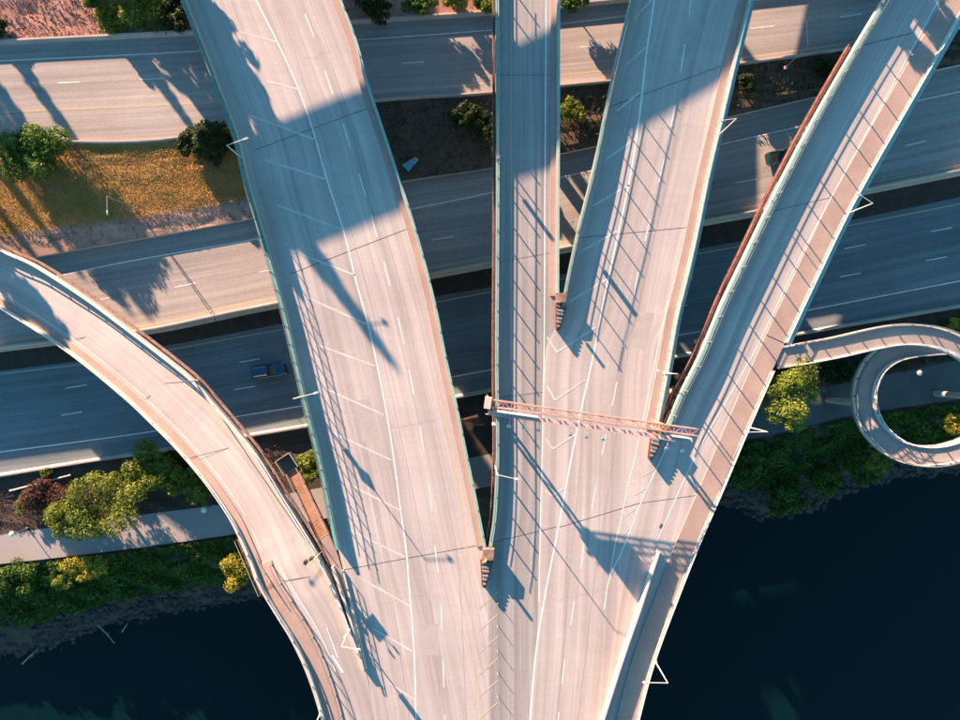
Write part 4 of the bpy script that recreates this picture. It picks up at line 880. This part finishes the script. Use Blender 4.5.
# riprap along the waterline
def rocks(name, u0, u1, n, label, lo=.55, hi=1.08):
    g_ = np.random.default_rng(int(u0) + 999); ico = []
    ph = (1 + 5 ** .5) / 2
    base = np.array([(-1, ph, 0), (1, ph, 0), (-1, -ph, 0), (1, -ph, 0), (0, -1, ph), (0, 1, ph), (0, -1, -ph), (0, 1, -ph), (ph, 0, -1), (ph, 0, 1), (-ph, 0, -1), (-ph, 0, 1)]) / 1.9
    F = [(0, 11, 5), (0, 5, 1), (0, 1, 7), (0, 7, 10), (0, 10, 11), (1, 5, 9), (5, 11, 4), (11, 10, 2), (10, 7, 6), (7, 1, 8), (3, 9, 4), (3, 4, 2), (3, 2, 6), (3, 6, 8), (3, 8, 9), (4, 9, 5), (2, 4, 11), (6, 2, 10), (8, 6, 7), (9, 8, 1)]
    V = []; FF = []
    for k in range(n):
        u = u0 + (u1 - u0) * g_.random(); t = lo + (hi - lo) * g_.random(); p = P(u, F8(u) * (1 - t) + F9(u) * t, -.15 * (1 - t) - 6 * t)
        s = .12 + .6 * g_.random() ** 3.2; v = base * (1 + g_.normal(0, .16, (12, 1))) * s * (1, .8 + .4 * g_.random(), .6 + .3 * g_.random()); a = g_.random() * 6.28
        v = np.stack([v[:, 0] * math.cos(a) - v[:, 1] * math.sin(a), v[:, 0] * math.sin(a) + v[:, 1] * math.cos(a), v[:, 2]], 1) + p; FF += [tuple(i + len(V) * 1 for i in f) for f in F]; V += list(v)
    return tag(W(name, V, FF, rock_m), label, 'rocks', None, 'stuff')
rocks('riprap_rocks', -60, 300, 1700, 'dark riprap rocks along the left waterline')
rocks('riprap_stones', 700, 1010, 1300, 'dark riprap rocks along the right waterline', .62, 1.06)
for a, bb, r_, l in (((22, 664), (38, 649), .1, 'pale driftwood stick poking into the water at the far left'), ((98, 625), (115, 644), .12, 'forked pale driftwood log on the rocks'), ((122, 632), (128, 623), .08, 'short driftwood stick right of the forked log'), ((730, 487), (752, 498), .1, 'driftwood branch on the bank right of the bridge')):
    p, q_ = P(*a, -5.6), P(*bb, -5.3); q = MB(); q.tube(p, (p + q_) / 2 + (.1, .15, .15), r_, r_ * .8, 7); q.tube((p + q_) / 2 + (.1, .15, .15), q_, r_ * .8, r_ * .4, 7); q.tube((p + q_) / 2, (p + q_) / 2 + (.5, .3, .2), r_ * .5, r_ * .2, 5)
    tag(q.world('driftwood', wood_m), l, 'driftwood', 'driftwood at the waterline')
p, q_ = P(10, 491, .35), P(71, 475, .35); q = MB(); q.tube(p, q_, .13, .13, 10); q.tube(p, p + (q_ - p) * .03, .17, .17, 10); q.tube(q_ - (q_ - p) * .03, q_, .17, .17, 10); tag(q.world('steel_pipe', steel_m), 'long pale pipe lying in the planting bed behind the freeway barrier', 'pipe')
# crumpled tarp
g_ = np.random.default_rng(4); c = P(411, 164, 4.5); n_ = 9; vs = [];
for i in range(n_):
    for j in range(n_): x, y = (i / 8 - .5) * 2.0, (j / 8 - .5) * (1.15 - .07 * i); vs.append((c[0] + x * .75 - y * .66 + .06 * g_.random(), c[1] + x * .66 + y * .75 + .06 * g_.random(), c[2] + .1 + .28 * g_.random() * (1 - abs(i - 4) / 5)))
tag(W('tarp', vs, [(i * n_ + j, (i + 1) * n_ + j, (i + 1) * n_ + j + 1, i * n_ + j + 1) for i in range(n_ - 1) for j in range(n_ - 1)], tarp_m), 'crumpled light blue tarp on the shaded verge', 'tarp')

# ------------------------------------------------------------------ beyond the frame: added overpass that casts the shade band, trees shading the roadways
def sunward(u, v, z_at, z_top):
    p = P(u, v, z_at); d = (z_top - z_at) / TAN; return np.array((p[0] - SX * d, p[1] - SY * d, z_top))
ZF = 26.0
ctl = np.array([sunward(u, v, ZD, ZF) for u, v in ((150, 312), (240, 275), (316, 247), (405, 211), (475, 190), (545, 172), (605, 148), (665, 116), (720, 84), (800, 35), (900, -30))])
tq = np.linspace(0, len(ctl) - 1, 44); fp = np.stack([spline(range(len(ctl)), ctl[:, k], tq) for k in range(3)], 1)
fo = root('shade_flyover', (fp[20][0], fp[20][1], 0), 'added concrete overpass, unseen beyond the top edge, casting the shade band', 'shade_flyover')  # unseen, added; its outline follows the shade edge wanted on the decks
vs, fs = sweep(fp, rect(0, 9.6, -1.35, -.85)); W('road_deck', vs, fs, conc_m, fo)
for o in (.0, 9.3): wall(fo, fp, o, o + .3, .0, conc_m, 'parapet', -.85)
vs, fs = sweep(fp, rect(2.5, 7.2, -2.0, -1.35)); W('girder', vs, fs, girder_m, fo)
for k in (7, 24, 38):
    c = shift(fp, 4.8)[k]; q = MB(); q.tube((c[0], c[1], 0), (c[0], c[1], ZF - 2), .65, .8, 14); q.world('pier_column', conc_m, fo)
# tall conifers whose tips show above the added overpass, and trees up the hillside beyond the left corner
def shade_conifer(tipu, tipv, z_at, ht, R, label, zg=6.0, **kw):
    p = sunward(tipu, tipv, z_at, zg + ht); return conifer(0, 0, zg, ht, R, leaf_dark, label, world_xy=(p[0], p[1]), group='tall trees beyond the frame', **kw)
shade_conifer(393, 364, ZD, 26.0, 2.5, 'very tall conifer standing beyond the added overpass', nleaf=3500, size=.5, pw=.7)
def shade_tree(u, v, z_at, ht, R, label, zg=6.0, crown=.5, m=leaf_dark, n=2600):
    p = sunward(u, v, z_at, zg + ht * (1 - crown * .5)); return tree(0, 0, zg, ht, R, m, label, nleaf=n, size=.38, crown=crown, world_xy=(p[0], p[1]), group='tall trees beyond the frame')
shade_tree(219, 34, ZD, 15, 2.0, n=900, label='leafy tree beyond the top edge next to the hatched roadway')
shade_tree(238, 76, ZD, 17, 2.0, n=900, label='taller leafy tree beyond the top edge next to the hatched roadway')
shade_tree(254, 114, ZD, 19, 1.8, n=800, label='tallest leafy tree beyond the top edge next to the hatched roadway')
shade_tree(925, 12, ZD, 16, 2.6, 'leafy tree beyond the top right corner', n=1500)
shade_tree(905, 32, ZD, 18, 1.7, 'slim leafy tree beyond the top right corner', n=1100)
for k, (u, v, z, ht, R) in enumerate(((112, 243, 4.4, 11.5, .8), (84, 152, 4.8, 9.0, 1.0), (84, 240, 4.4, 12.0, .8), (58, 248, 4.4, 12.5, .85), (30, 252, 4.4, 12.5, .85), (6, 262, 4.4, 13, .85), (185, 340, 1.0, 17, 1.5), (150, 318, 3.3, 16, 1.4), (130, 312, 3.3, 17, 1.3))):
    shade_conifer(u, v, z, ht, R, ['slender', 'lower', 'narrow', 'spiky', 'pointed', 'columnar', 'tallest', 'bushy', 'sparse'][k] + ' conifer on the hillside beyond the top left corner', 5.6, nleaf=1500, size=.36, pw=.4, base=.2)
shade_conifer(197, 134, 4.9, 8.5, 1.15, 'stout conifer on the hillside right of the pink ground beyond the top edge', 5.6, nleaf=1500, size=.34, pw=.5, base=.15)
shade_tree(12, 283, 9.2, 14, 2.2, 'leafy tree beyond the left edge beside the curved ramp', n=1500)
shade_tree(48, 322, 9.6, 15, 1.5, 'slim leafy tree beyond the left edge beside the curved ramp', n=900)
